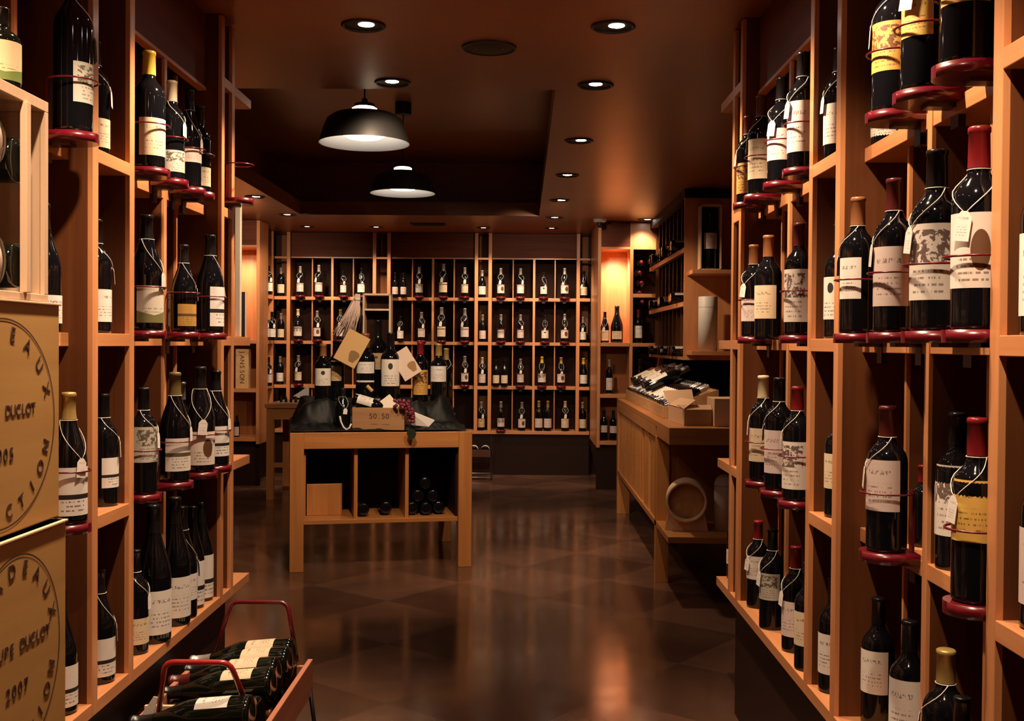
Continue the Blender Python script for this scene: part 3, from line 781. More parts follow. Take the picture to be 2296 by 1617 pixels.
# (px, label, capsule, tag, held, shape, scale)
ROWS = {
 3: [(630, 'cream', 'silver', 0, 0, 'claret', 1.0), (673, 'pink', 'silver', 1, 1, 'claret', 1.0), (715, 'pink', 'silver', 1, 1, 'claret', 1.05), (770, 'pink', 'black', 1, 1, 'claret', .85), (810, 'white', 'black', 1, 1, 'burgundy', .95),
     (886, 'pink', 'black', 0, 0, 'claret', .85), (905, 'pink', 'black', 0, 0, 'claret', .85), (940, 'grey', 'silver', 1, 1, 'claret', 1.0), (994, 'cream', 'silver', 1, 1, 'claret', 1.12), (1042, 'cream', 'silver', 1, 1, 'claret', 1.0), (1080, 'white', 'silver', 0, 0, 'burgundy', .95),
     (1123, 'drop', 'silver', 1, 1, 'claret', .98), (1167, 'pink', 'silver', 1, 1, 'claret', .98), (1219, 'emblem', 'black', 1, 1, 'burgundy', .85), (1266, 'drop', 'silver', 1, 1, 'burgundy', 1.0), (1306, 'cream', 'black', 1, 0, 'burgundy', .95)],
 2: [(630, 'cream', 'silver', 0, 0, 'claret', .95), (668, 'picture', 'cream', 0, 1, 'burgundy', 1.05), (711, 'drop', 'silver', 1, 1, 'claret', 1.0), (763, 'pink', 'olive', 1, 1, 'claret', 1.05),
     (898, 'white', 'black', 1, 0, 'claret', .88), (945, 'pink', 'silver', 1, 1, 'claret', .98), (990, 'cream', 'silver', 1, 1, 'claret', 1.15), (1042, 'pink', 'silver', 1, 1, 'claret', 1.12), (1082, 'pink', 'silver', 0, 0, 'claret', .95),
     (1123, 'picture', 'silver', 0, 1, 'claret', .92), (1167, 'pink', 'silver', 1, 1, 'claret', .92), (1222, 'emblem', 'black', 1, 1, 'burgundy', .9), (1266, 'drop', 'silver', 1, 1, 'burgundy', .95), (1307, 'white', 'silver', 1, 0, 'claret', .9)],
 1: [(628, 'white', 'silver', 0, 0, 'claret', .98), (669, 'cream', 'silver', 1, 1, 'claret', .98), (716, 'cream', 'black', 0, 1, 'claret', .95), (1042, 'drop', 'silver', 1, 1, 'claret', 1.0), (1081, 'pink', 'cream', 1, 0, 'claret', 1.0),
     (1112, 'cream', 'black', 0, 0, 'claret', .92), (1131, 'cream', 'black', 0, 0, 'claret', .92), (1167, 'pink', 'silver', 1, 1, 'claret', .92), (1215, 'picture', 'yellow', 1, 1, 'burgundy', 1.0), (1258, 'drop', 'gold', 1, 1, 'burgundy', .98), (1308, 'white', 'yellow', 0, 0, 'burgundy', 1.0)],
 0: [(1018, 'white', 'black', 0, 0, 'claret', .8), (1078, 'tan', 'silver', 1, 0, 'claret', 1.0), (1123, 'picture', 'silver', 0, 1, 'claret', .98), (1170, 'drop', 'silver', 1, 0, 'claret', 1.0), (1208, 'pink', 'gold', 0, 0, 'claret', 1.05), (1228, 'pink', 'gold', 0, 0, 'claret', 1.05), (1267, 'cream', 'cream', 1, 0, 'claret', 1.05), (1305, 'cream', 'gold', 0, 0, 'claret', 1.02)],
}
RN = {3: 'top row', 2: 'second row', 1: 'third row', 0: 'bottom row'}
for lv, items in ROWS.items():
    nleft = len([q for q in items])
    for k, (px, lb, cp, tg, hd, shp, sc) in enumerate(items):
        z = LV[lv] + (.013 if hd else .0005)
        Y = BACKY + (.005 if hd else .05)
        p = on_back(px, Y, z + .1)
        for x0, x1 in zip(BX[0::2], BX[1::2]):
            for xe in (x0 + .018, x1 - .018):
                rr = (.0413 if shp == 'burgundy' else .038) * sc + .002 + .018
                if not hd and abs(p.x - xe) < rr: p.x = xe + math.copysign(rr, p.x - xe)
        txt = f'{LABWORD[lb]}-labelled bottle' + (' with white tag' if tg else '') + f', {ORD[k]} from left in back wall {RN[lv]}'
        if hd: holder(p.x, p.y, LV[lv] - .010, 0, f'dark red holder under the {ORD[k]} bottle from left, back wall {RN[lv]}')
        bottle((p.x, p.y, z), txt, shp, lb, (.035, .125), 75, cp, (random.choice((-28, -8, 0, 12, 30)) if tg else None), R(random.uniform(-6, 6)), sc, group='wine bottles on the back wall', lab2=None)
# far left corner side shelves
for k, (lv, yy, lb) in enumerate(((3, 11.05, 'white'), (2, 10.92, 'white'), (2, 11.2, 'white'), (1, 11.05, 'pink'), (0, 11.0, 'cream'))):
    bottle((-2.575, yy, LV[lv] + .0005), ('white-tagged bottle, far left corner shelves, top row', 'nearer bottle of two, far left corner shelves, second row', 'farther bottle of two, far left corner shelves, second row',
            'tagged bottle, far left corner shelves, third row', 'cream-labelled bottle, far left corner shelves, bottom row')[k], 'claret', lb, (.035, .12), 70, 'black', (10 if k < 4 else None), R(38), .98, group='wine bottles in the far left corner')
# right lit niche and neighbours
NB_ = 'wine bottles in and below the lit niche'
for px, z, txt, kw in ((1356, LV[2], 'small bottle with cream label standing in the lit niche', dict(shape='burgundy', lab='cream', lz=(.02, .12), cap='black', sc=.98, tagd=-10)),
                       (1383, LV[2], 'big champagne-shaped magnum with round cream label in the lit niche', dict(shape='champagne', lab='cream', lz=(.03, .095), cap='black', sc=1.16, wide=1.13, half=50)),
                       (1366, .905, 'slim bottle with tall white label below the lit niche', dict(lab='white', lz=(.0, .14), cap='silver', sc=1.08, wide=.8)),
                       (1354, LV[0], 'left one of two dark bottles at the niche bottom', dict(lab='pink', lz=(.08, .15), cap='black', sc=.95)),
                       (1375, LV[0], 'right one of two dark bottles at the niche bottom', dict(lab='pink', lz=(.075, .145), cap='black', sc=.95)),
                       (1431, LV[2], 'red-capped bottle with white label right of the lit niche', dict(lab='white', lz=(.045, .155), cap='red', sc=1.05)),
                       (1434, .905, 'dark bottle below the red-capped one, right of the niche', dict(lab=None, cap='black', sc=1.1))):
    p = on_back(px, 10.40, z + .1)
    bottle((p.x, p.y, z + .0005), txt, group=NB_, face=R(-4), **kw)
# bottles lying stacked, red ends toward the room
for k, (px, py) in enumerate(((1438, 588), (1434, 611), (1438, 634), (1434, 656), (1440, 677))):
    p = P(px, py, 1, 10.31)
    m = Matrix(((1, 0, 0, p.x), (0, 0, -1, 10.60), (0, 1, 0, p.z), (0, 0, 0, 1)))
    bottle(None, f'lying bottle with red end, {ORD[k]} from the top right of the lit niche', 'claret', None, cap='red', matrix=m, group='lying bottles right of the lit niche')

# ================================================================== CENTRE TABLE
TA = math.atan2(.225, 1.07); TW, TD, TH_ = 1.096, .955, .832
T0 = Vector((-1.378, 6.47, 0))
MT = Matrix.Translation(T0) @ Matrix.Rotation(TA, 4, 'Z')
t = thing('display_table', 'square maple display table with open compartments under its top, mid-room', 'table', T0, (0, 0, TA))
LG = .082
for x in (0, TW - LG):
    for y in (0, TD - LG):
        obj('leg', B().box(x, x + LG, y, y + LG, 0, TH_), W_TB, t, .002)
obj('apron', B().box(LG, TW - LG, .004, .030, .735, TH_), W_TBX, t, .002)
obj('apron', B().box(LG, TW - LG, TD - .030, TD - .004, .735, TH_), W_TBX, t, .002)
obj('apron', B().box(.004, .030, LG, TD - LG, .735, TH_), W_TB, t, .002)
obj('apron', B().box(TW - .030, TW - .004, LG, TD - LG, .735, TH_), W_TB, t, .002)
obj('tabletop', B().box(.03, TW - .03, .03, TD - .03, .805, .828), W_TBX, t)
obj('lower_shelf', B().box(.03, TW - .03, .03, TD - .03, .278, .305), W_TBX, t, .002)
for x in (LG + .31, LG + .62): obj('divider', B().box(x - .011, x + .011, .05, TD - .06, .305, .80), W_TB, t, .001)
obj('side_board', B().box(LG - .012, LG + .012, .05, TD - .06, .305, .70), W_TB, t)
obj('side_board', B().box(TW - LG - .012, TW - LG + .012, .05, TD - .06, .305, .80), W_DK, t)
obj('back_board', B().box(LG, TW - LG, TD * .55, TD * .55 + .012, .305, .80), W_DK, t)
obj('drawer_front', B().box(LG + .02, LG + .235, .20, .215, .306, .50), W_TB, t, .002)
def on_table(x, y, z): return MT @ Vector((x, y, z))
# bottles lying under the table, their ends to the room
for k, (x, z, y) in enumerate(((LG + .36, .352, .10), (LG + .50, .352, .14), (LG + .66, .349, .12), (LG + .745, .349, .10), (LG + .83, .349, .13), (LG + .70, .424, .13), (LG + .79, .424, .12), (LG + .745, .498, .15))):
    w3 = MT.to_3x3()
    xa, ya, za = w3 @ Vector((1, 0, 0)), w3 @ Vector((0, 1, 0)), Vector((0, 0, 1))
    m = Matrix((xa, -za, ya)).transposed().to_4x4() if False else Matrix((xa, za, -ya)).transposed().to_4x4()
    m = Matrix((xa, -za, ya)).transposed().to_4x4()
    m.translation = on_table(x, y, z)
    nm = ('left one of two bottles lying in the middle compartment under the table', 'right one of two bottles lying in the middle compartment under the table',
          'lowest left bottle of the pile under the table', 'lowest middle bottle of the pile under the table', 'lowest right bottle of the pile under the table',
          'second-layer left bottle of the pile under the table', 'second-layer right bottle of the pile under the table', 'topmost bottle of the pile under the table')[k]
    bottle(None, nm, 'claret', None, cap='black', matrix=m, sc=.95, group='bottles lying under the display table')
# ---- black cloth
def sstep(a, c, x):
    q = min(1, max(0, (x - a) / (c - a))); return q * q * (3 - 2 * q)
RISE = .150
def cloth():
    from mathutils import noise as nz
    bm = bmesh.new(); nx, ny = 120, 90; g = []
    for j in range(ny + 1):
        row = []
        for i in range(nx + 1):
            u, v = i / nx, j / ny
            x = -.004 + u * (TW - .03); y = .012 + v * (TD - .03)
            wob = nz.noise(Vector((u * 3.1, v * 2.7, 1.3)))
            edge = sstep(.0, .13, u) * sstep(.0, .16, 1 - u + .03 * wob)
            front = sstep(.20 + .05 * wob, .36 + .05 * wob, v)
            plate = edge * front
            fold = abs(nz.noise(Vector((u * 6.5 + v * 2.4, v * 6.0 - u * 2, .7)))) + .45 * abs(nz.noise(Vector((u * 15, v * 12, 4.1))))
            slope = 4 * plate * (1 - plate)
            z = TH_ + .006 + RISE * plate + (.085 * fold * (slope + .35 * (1 - plate)) + .028 * abs(nz.noise(Vector((u * 24 + v * 9, v * 17, 2.2)))) * (1 - .9 * plate)) * sstep(0, .05, v) + .004
            # loose hump at the right end
            z += .045 * sstep(.80, .9, u) * sstep(1.0, .93, u) * sstep(.1, .3, v) * (.6 + wob)
            z += .03 * sstep(.02, .10, u) * sstep(.22, .12, u) * sstep(.08, .2, v) * (.5 + wob)
            z = max(z, TH_ + .004)
            row.append(bm.verts.new((x, y - .012 * fold * (1 - sstep(0, .06, v)), z)))
        g.append(row)
    for j in range(ny):
        for i in range(nx):
            f = bm.faces.new([g[j][i], g[j][i + 1], g[j + 1][i + 1], g[j + 1][i]]); f.smooth = True
    me = bpy.data.meshes.new('black_cloth'); bm.to_mesh(me); bm.free(); return me
o = obj('black_cloth', cloth(), CLOTH); o.matrix_world = MT
md = o.modifiers.new('thick', 'SOLIDIFY'); md.thickness = .003; md.offset = 1
tag(o, 'crumpled black cloth draped over the display table and its hidden risers', 'cloth')
ZT = TH_ + RISE + .012
o = tag(obj('display_riser', B().box(.16, TW - .17, .40, TD - .08, TH_ - .002, TH_ + RISE - .004), BLACKP), 'low black riser hidden beneath the table cloth', 'riser'); o.matrix_world = MT
GT = 'large bottles standing on the black cloth'
def tb(px, Y, text, z=None, **kw):
    z = ZT if z is None else z
    p = on_back(px, Y, z)
    kw.setdefault('face', math.atan2(-p.x, p.y))
    return bottle((p.x, p.y, z), text, group=GT, **kw)
tb(724, 6.95, 'magnum with gold cap and plain white label, left on the table', lab='emblem', lz=(.085, .175), half=62, cap='bronze', sc=1.22, wide=1.16)
tb(753, 7.10, 'dark magnum with round orange label, second from left on table', lab='tan', lz=(.10, .20), half=40, cap='black', sc=1.3, wide=1.1)
tb(819, 7.02, 'double magnum with low wide white label, left of the boxed bottle', lab='white', lz=(.125, .175), half=62, cap='bronze', sc=1.46, wide=1.12, lab2=('white', .086, .094))
tb(875, 6.98, 'double magnum with tall white label and black seal, table centre', lab='emblem', lz=(.07, .185), half=62, cap='black', sc=1.48, wide=1.12)
tb(942, 7.08, 'red-capped magnum with pictured golden label, right part of table', lab='goldpic', lz=(.035, .16), half=66, cap='red', sc=1.28, wide=1.03, face=R(12))
tb(983, 7.05, 'gold-capped magnum with plain white label, right end of table', lab='white', lz=(.105, .185), half=66, cap='gold', sc=1.25, wide=1.12, face=R(2))
tb(1000, 7.25, 'gold-capped bottle half behind the right-end magnum', lab=None, cap='gold', sc=1.15, wide=1.0, tagd=-10)
# short bottle in front, left of the crate
p = on_back(768, 6.66, TH_ + .02)
bottle((p.x, p.y, TH_ + .020), 'squat black bottle with ribbon standing left of the small crate', 'champagne', None, cap='black', sc=.80, wide=1.30, tagd=22, group=GT, mat=GREEN, face=R(10))
# upright wooden case holding one bottle
p = on_back(846, 7.22, ZT)
t = thing('upright_wine_case', 'tall open light-wood case standing behind the bottles, crossbar near its top', 'wooden case', (p.x, p.y, ZT), (0, 0, R(2)))
h = 1.695 - ZT; ww = .092
obj('side_board', B().box(-ww, -ww + .012, -.075, .075, 0, h), W_PINEF, t); obj('side_board', B().box(ww - .012, ww, -.075, .075, 0, h), W_PINEF, t)
obj('top_board', B().box(-ww, ww, -.075, .075, h - .012, h), W_PINEF, t); obj('bottom_board', B().box(-ww + .012, ww - .012, -.075, .075, 0, .012), W_PINEF, t)
obj('crossbar', B().box(-ww + .012, ww - .012, -.075, .075, h - .112, h - .100), W_PINEF, t)
obj('back_board', B().box(-ww + .012, ww - .012, .066, .074, .012, h - .012), W_DK, t)
bottle((p.x, p.y, ZT + .015), 'boxed double magnum with large tan label, inside the tall case', 'claret', 'tan', (.175 / 1.6 , .275 / 1.6), 70, 'black', sc=1.72, wide=.98, group=GT)
# tied bundle of twigs and raffia
p = on_back(786, 7.0, 1.48)
t = thing('raffia_bundle', 'pale bundle of dried stems tied at the top, left of the tall case', 'dried bundle', (p.x, p.y, 1.42), (0, 0, 0))
b = B(); rnd = random.Random(3)
for k in range(46):
    a = rnd.uniform(-1, 1); bb = rnd.uniform(-1, 1)
    x1 = -.045 + a * .075; y1 = bb * .03
    x0 = .045 + a * .014; z0 = .255 + rnd.uniform(-.012, .012)
    b.tube([(x0, bb * .01, z0), (x0 * .5 + x1 * .5 + rnd.uniform(-.012, .012) + .012, y1 * .6, z0 * .52), (x1, y1, rnd.uniform(-.02, .03))], .0017, 5)
obj('stems', b, plain('dried_stems', (.80, .60, .52), .6), t)
obj('tie', B().lathe([(.019, .225), (.022, .233), (.019, .241)], 14, Matrix.Translation((.042, 0, 0))), STRING, t)
tag_ = obj('dark_stems', (lambda q: [q.tube([(.045, .004, .25), (.0 + .012 * k, .03, .12), (-.10 + .028 * k, .035, -.03)], .004, 5) for k in range(7)] and q)(B()), plain('dark_stems', (.03, .018, .014), .6), t)
# tilted wooden panels
def panel(name, label, cat, c, w, h, roll, yaw, lean, mt, pic, th=.010):
    m = Matrix.Translation(c) @ Matrix.Rotation(yaw, 4, 'Z') @ Matrix.Rotation(lean, 4, 'X') @ Matrix.Rotation(roll, 4, 'Y')
    t = thing(name, label, cat, matrix=m)
    obj('board', B().box(-w / 2, w / 2, 0, th, -h / 2, h / 2), mt, t, .001)
    if pic:
        n = 18
        poly = [(.22 * w + .20 * w * (1 + .25 * math.sin(3 * a)) * math.cos(a), -.20 * h + .22 * h * (1 + .2 * math.cos(2 * a)) * math.sin(a)) for a in [2 * math.pi * k / n for k in range(n)]]
        obj('printed_motif', B().prism(poly, .0008, Matrix.Translation((0, -.0009, 0))), pic, t)
    return t
p = on_back(789, 6.93, 1.335)
panel('wooden_panel', 'ochre tilted wooden panel with dark fruit print, left of centre bottles', 'panel', p, .15, .215, R(28), R(6), R(-8), plain('ochre_board', (.56, .33, .12), .6), plain('print_brown', (.20, .10, .02), .6))
p = on_back(910, 6.95, 1.24)
panel('wooden_panel', 'pale pink tilted panel with brown print, right of centre bottles', 'panel', p, .125, .19, R(-33), R(-4), R(-8), plain('pale_board', (.72, .55, .45), .6), plain('print_tan', (.34, .17, .06), .6))
# small crate with writing
p = on_back(848, 6.60, TH_ + .012)
t = thing('small_wooden_crate', 'small open wooden crate with printed front, lying on the black cloth', 'crate', (p.x, p.y, TH_ + .012), (0, 0, TA * .45 - .07))
CW, CH, CDp = .315, .135, .15
mcr = wood('crate_brown', (.42, .22, .10), (.30, .145, .06), 0, .6, 0)
obj('front_board', B().box(-CW / 2, CW / 2, 0, .009, 0, CH), mcr, t, .001); obj('back_board', B().box(-CW / 2, CW / 2, CDp, CDp + .009, 0, CH), mcr, t)
obj('side_board', B().box(-CW / 2, -CW / 2 + .009, .009, CDp, 0, CH), mcr, t); obj('side_board', B().box(CW / 2 - .009, CW / 2, .009, CDp, 0, CH), mcr, t)
obj('bottom_board', B().box(-CW / 2, CW / 2, .009, CDp, 0, .008), mcr, t)
me = text_mesh([(c, x, .082, .046, 0) for c, x in (('5', -.045), ('0', -.020), ('.', .004), ('5', .030), ('0', .055))] + [('_', -.034, .052, .04, 0), ('_', -.012, .052, .04, 0), ('_', .034, .050, .04, 0), ('_', .056, .050, .04, 0)])
me.transform(Matrix.Translation((0, -.0006, 0))); obj('printed_number', me, INK, t)
tc = Matrix.Translation((p.x, p.y, 0)) @ Matrix.Rotation(TA * .45 - .07, 4, 'Z')
q = tc @ Vector((-.035, .075, TH_ + .155))
m = Matrix.Translation(q) @ Matrix.Rotation(R(6), 4, 'Z') @ Matrix.Rotation(R(62), 4, 'Y') @ Matrix.Rotation(R(0), 4, 'Z')
m = Matrix.Translation(q + Vector((-.13, .03, .040))) @ Matrix.Rotation(R(106), 4, 'Y') @ Matrix.Rotation(R(-62), 4, 'Z')
bottle(None, 'bottle lying across the small crate, white label toward the room', 'burgundy', 'white', (.03, .135), 85, cap='black', matrix=m, group=GT, sc=.9)
q = tc @ Vector((.055, .09, TH_ + .165))
panel('price_card', 'cream card propped above the small crate beside the lying bottle', 'card', q, .085, .10, R(-40), R(0), R(-25), plain('card_paper', (.80, .68, .56), .7), None, .0015)
q = tc @ Vector((.235, .02, TH_ + .075))
t = thing('folded_napkin', 'white folded paper cone lying right of the grapes', 'napkin', q, (0, 0, R(8)))
b = B()
f0 = [(-.050, 0, .055), (-.04, .03, -.035), (.070, .02, -.045), (.105, .02, -.008)]
v = [b.b.verts.new(x) for x in f0]; v2 = [b.b.verts.new((x, y + .02, z + .004)) for x, y, z in f0]
b.b.faces.new(v); b.b.faces.new(v2[::-1])
for k in range(4): b.b.faces.new([v[k], v2[k], v2[(k + 1) % 4], v[(k + 1) % 4]])
obj('paper', b, plain('napkin_paper', (.86, .78, .74), .7), t)
# grapes hanging over the crate's right end
q = tc @ Vector((CW / 2 + .018, -.005, TH_ + .15))
t = thing('grape_bunch', 'bunch of dark red grapes hanging over the crate end toward the table edge', 'grapes', q)
gm = B().lathe([(0, -.0115)] + [(.0115 * math.sin(R(a)), -.0115 * math.cos(R(a))) for a in range(20, 180, 20)] + [(0, .0115)], 14).mesh('grape')
gm.materials.append(plain('grape_skin', (.16, .022, .040), .18, Subsurface_Weight=.1, Coat_Weight=.5))
rnd = random.Random(5); n = 0
while n < 62:
    u = rnd.random(); a = rnd.uniform(0, 6.28)
    ang = u * 1.7
    cx_ = -.050 + .075 * math.sin(min(ang, 1.57)) ; cz = .018 - .140 * max(0, u - .32)
    rad = .030 * (1 - .55 * u)
    link('grape', gm, t, (cx_ + rad * math.cos(a), rad * math.sin(a) - .012, cz + rad * .8 * math.sin(a * 1.7 + n)))
    n += 1
obj('stalk', B().tube([(-.055, 0, .03), (-.02, 0, .035), (.01, 0, .0)], .002, 6), CAPS['olive'], t)
# dark leaf at the cloth's edge below the grapes
q = tc @ Vector((CW / 2 + .048, -.035, TH_ - .006))
t = thing('vine_leaf', 'small dark green leaf tip hanging over the table edge below the grapes', 'leaf', q)
obj('leaf_blade', B().prism([(0, -.038), (.020, -.022), (.028, .0), (.018, .024), (-.004, .032), (-.026, .020), (-.030, -.002), (-.016, -.024)], .004), plain('leaf_green', (.012, .022, .008), .4), t)
# curled ribbon, cork, card
q = tc @ Vector((-CW / 2 - .035, -.035, TH_ + .022))
t = tag(obj('curled_ribbon', B().tube([(-.035, .0, .075), (-.028, 0, .04), (-.012, -.004, .008), (.006, -.006, -.006), (.024, -.004, .004), (.034, .0, .03)], .0055, 8), plain('satin_ribbon', (.72, .64, .56), .4)), 'white curled ribbon end at the left foot of the small crate', 'ribbon'); t.location = q
q = on_back(831, 6.72, 1.10)
o = tag(obj('wine_cork', B().lathe([(0, -.024), (.0105, -.024), (.011, -.022), (.011, .022), (.0105, .024), (0, .024)], 16), plain('cork', (.55, .31, .12), .8)), 'tan wine cork lying on the bottle in the crate, before the centre bottles', 'cork'); o.location = on_back(829, 6.72, 1.09); o.rotation_euler = (0, R(-45), 0)

# ================================================================== SECOND TABLE behind
t = thing('side_table', 'dark wooden table behind the display table, left', 'table', (-2.235, 9.45, 0))
W2, D2 = 1.3, .75
obj('tabletop', B().box(0, W2, 0, D2, .80, .835), W_TBX, t, .002)
for x in (.012, W2 - .075):
    for y in (.02, D2 - .08): obj('leg', B().box(x, x + .06, y, y + .06, 0, .80), W_TB, t)
obj('apron', B().box(.07, W2 - .08, .025, .045, .70, .80), W_TBX, t); obj('stretcher', B().box(.07, W2 - .08, .04, .06, .28, .32), W_TBX, t)
t = thing('order_sheet_stand', 'white sheet standing behind a row of small black items, back table', 'sheet stand', P(690, 899, 2, .835), (0, 0, R(-8)))
t.location = (t.location.x, 9.6, .836)
obj('base_tray', B().box(-.19, .08, -.06, .08, 0, .008), WHITEP, t)
obj('sheet', B().prism([(-.06, .06), (.085, .02), (.085, .155)], .002, Matrix.Translation((0, .03, 0))), plain('sheet_paper', (.85, .80, .78), .6), t)
for k in range(5): obj('sample_vial', B().lathe([(0, 0), (.012, 0), (.012, .035), (.006, .045), (.006, .055), (0, .055)], 10, Matrix.Translation((-.15 + .045 * k, -.03, .008))), BLACKP, t)
# ================================================================== BACK BOTTLE RACK right of the table
t = thing('bottle_rack', 'low dark rack with bottles below the back wall, right of the table', 'bottle rack', (-.72, 10.95, 0))
obj('front_board', B().box(0, .42, 0, .015, .235, .305), plain('rack_board', (.10, .025, .018), .5), t)
obj('base_board', B().box(0, .42, .015, .34, .235, .25), W_DK, t)
for x in (.006, .412):
    obj('upright', B().box(x - .005, x + .005, 0, .01, 0, .45), BLACKM, t); obj('foot_bar', B().box(x - .005, x + .005, 0, .34, 0, .01), BLACKM, t)
obj('bottom_rail', B().tube([(0, .005, .03), (.42, .005, .03)], .005), CAPS['silver'], t)
obj('lower_rail', B().tube([(0, .005, .07), (.42, .005, .07)], .004), CAPS['silver'], t)
for k in range(3):
    m = Matrix(((1, 0, 0, -.60 + .115 * k), (0, 0, 1, 10.98), (0, -1, 0, .300), (0, 0, 0, 1)))
    bottle(None, f'{("left", "middle", "right")[k]} lying bottle with pale end in the low rack by the back wall', 'burgundy', 'white', (.02, .10), 80, matrix=m, group='bottles in the low rack by the back wall', mat=GREEN)

# ================================================================== COUNTER on the right
CX0 = .775; YN, YM, YF = 5.76, 6.29, 8.95
t = thing('counter', 'long maple counter with slatted side and open end shelf, right', 'counter', (CX0, YN, 0))
D_ = YF - YN; M_ = YM - YN
obj('worktop', B().box(0, 1.15, 0, M_, .845, .935), W_TBX, t, .003)
obj('worktop_long', B().box(.0, 1.15, M_ + .002, D_, .90, .935), W_TB, t, .003)
obj('front_rail', B().box(0, .03, M_ + .07, D_ - .10, .835, .899), W_TB, t, .002)
obj('leg', B().box(0, .075, M_, M_ + .07, 0, .845), W_TB, t, .002)
obj('leg', B().box(0, .10, D_ - .10, D_, 0, .899), W_TB, t, .002)
obj('end_panel', B().box(.075, 1.15, M_ + .02, M_ + .045, .36, .844), W_IN, t)
obj('lower_shelf', B().box(0, 1.15, 0, D_ - .1, .325, .358), W_TBX, t, .002)
for k in range(26):
    y = M_ + .13 + k * (D_ - M_ - .30) / 26
    if k in (3, 7): continue
    obj('slat', B().box(.010, .030, y, y + .050, .359, .834), W_TB, t)
obj('back_panel', B().box(.42, .44, M_ + .05, D_ - .1, .359, .899), W_DK, t)
obj('plinth', B().box(.50, 1.15, M_, D_, 0, .325), PLINTH, t)
bottle((CX0 + .06, 6.90, .359), 'bottle with white label standing behind the counter slats', 'claret', 'white', (.06, .15), 70, cap='silver', face=-Q * .6, group='bottles behind the counter slats')
bottle((CX0 + .06, 7.35, .359), 'second bottle deeper behind the counter slats', 'claret', 'white', (.08, .2), 70, cap='black', face=-Q * .6, group='bottles behind the counter slats')
# round wooden box on its cradle
p = on_back(1539, 6.02, .50); cz = P(1539, 1121, 1, 6.02).z
t = thing('round_wooden_box', 'open round wooden box standing on its rim on a cradle, counter lower shelf', 'wooden box', (p.x, 6.02, cz), (0, 0, R(-8)))
mr = Matrix.Rotation(R(90), 4, 'X')
obj('hoop', B().lathe([(.112, -.10), (.112, .09), (.098, .09), (.098, -.10), (.112, -.10)], 56, mr), W_PINEF, t)
obj('back_disc', B().lathe([(0, .035), (.098, .035), (.098, .025), (0, .025)], 48, mr), W_PINE, t)
zb_ = .3585 - cz
obj('cradle', B().prism([(-.118, zb_), (.118, zb_), (.098, -.060)] + [(.114 * math.sin(R(a)), -.114 * math.cos(R(a))) for a in range(52, -53, -8)] + [(-.098, -.060)], .05, Matrix.Translation((0, -.06, 0))), W_PINEF, t)
def tube_box(c, r, h, label, dome=False, lines=((.80, .018),)):
    t = thing('bottle_tube', label, 'gift tube', c, group='white cylindrical bottle tubes')
    pr = [(0, 0), (r, 0), (r, h * .82)] + [(r * math.cos(R(a)), h * .82 + (h * .18) * math.sin(R(a))) for a in range(15, 90, 15)] + [(0, h)] if dome else [(0, 0), (r, 0), (r, h - .003), (r - .003, h), (0, h)]
    obj('tube', B().lathe(pr, 40), plain('tube_white', (.74, .67, .60), .5), t)
    obj('seam', B().lathe([(r + .0004, h * .80), (r + .0008, h * .803), (r + .0004, h * .806)], 40), CAPS['silver'] if not dome else INK, t)
    me = text_mesh([(ch, (i - 3) * .011, h * .70, .014, 0) for i, ch in enumerate('- - - -')] + [('o', 0, h * .25, .014, 0), ('-', 0, h * .52, .02, 0)])
    for v in me.vertices:
        a = v.co.x / r; yy = v.co.y
        v.co.x = (r + .0008 - yy) * math.sin(a); v.co.y = -(r + .0008 - yy) * math.cos(a)
    obj('print', me, INK, t)
    return t
tube_box((on_back(1624, 6.0, .5).x, 6.0, .3585), .056, .305, 'domed white bottle tube on the counter lower shelf beside the post', True)

# ---- things on the counter
KR = wood('tray_wood', (.62, .34, .15), (.46, .23, .095), 1, .6, 0)
TL = math.sin(R(30)) * .34; TY_ = 6.50; TN = 2.32
t = thing('bottle_tray', 'long tilted wooden display tray full of lying bottles on the counter', 'tray', (CX0 + .06, TY_, .936))
obj('front_board', B().box(0, .012, 0, TN, 0, .072), KR, t, .001); obj('back_board', B().box(.32, .332, 0, TN, 0, .17), KR, t)
for y in (0, TN - .012): obj('end_board', B().prism([(.012, 0), (.32, 0), (.32, .17), (.012, .072)], .012, Matrix.Translation((0, y, 0))), KR, t)
obj('slanted_bottom', B().prism([(.012, .006), (.012, .016), (.32, .165), (.32, .155)], TN - .024, Matrix.Translation((0, .012, 0))), KR, t)
GC = 'bottles lying in the long counter tray'
rnd = random.Random(11)
ORD += ['eighteenth', 'nineteenth', 'twentieth', 'twenty-first', 'twenty-second', 'twenty-third', 'twenty-fourth', 'twenty-fifth']
sa = math.atan2(.149, .308)
for k in range(25):
    y = TY_ + .062 + .0905 * k
    ax = Vector((math.cos(sa), rnd.uniform(-.04, .04), math.sin(sa))).normalized(); up = Vector((-math.sin(sa), 0, math.cos(sa))); yy = ax.cross(up).normalized(); up = yy.cross(ax)
    m = Matrix((yy, -up, ax)).transposed().to_4x4()
    m.translation = Vector((CX0 + .06 + .016, y, .936 + .016)) + up * .0395 + ax * .018
    bottle(None, f'lying bottle, {ORD[k]} from the near end of the counter tray', 'claret', rnd.choice(('white', 'white', 'cream', 'pink')), (.02 + rnd.uniform(0, .03), .15), 58, rnd.choice(('black', 'silver', 'black', 'maroon')), matrix=m, group=GC)
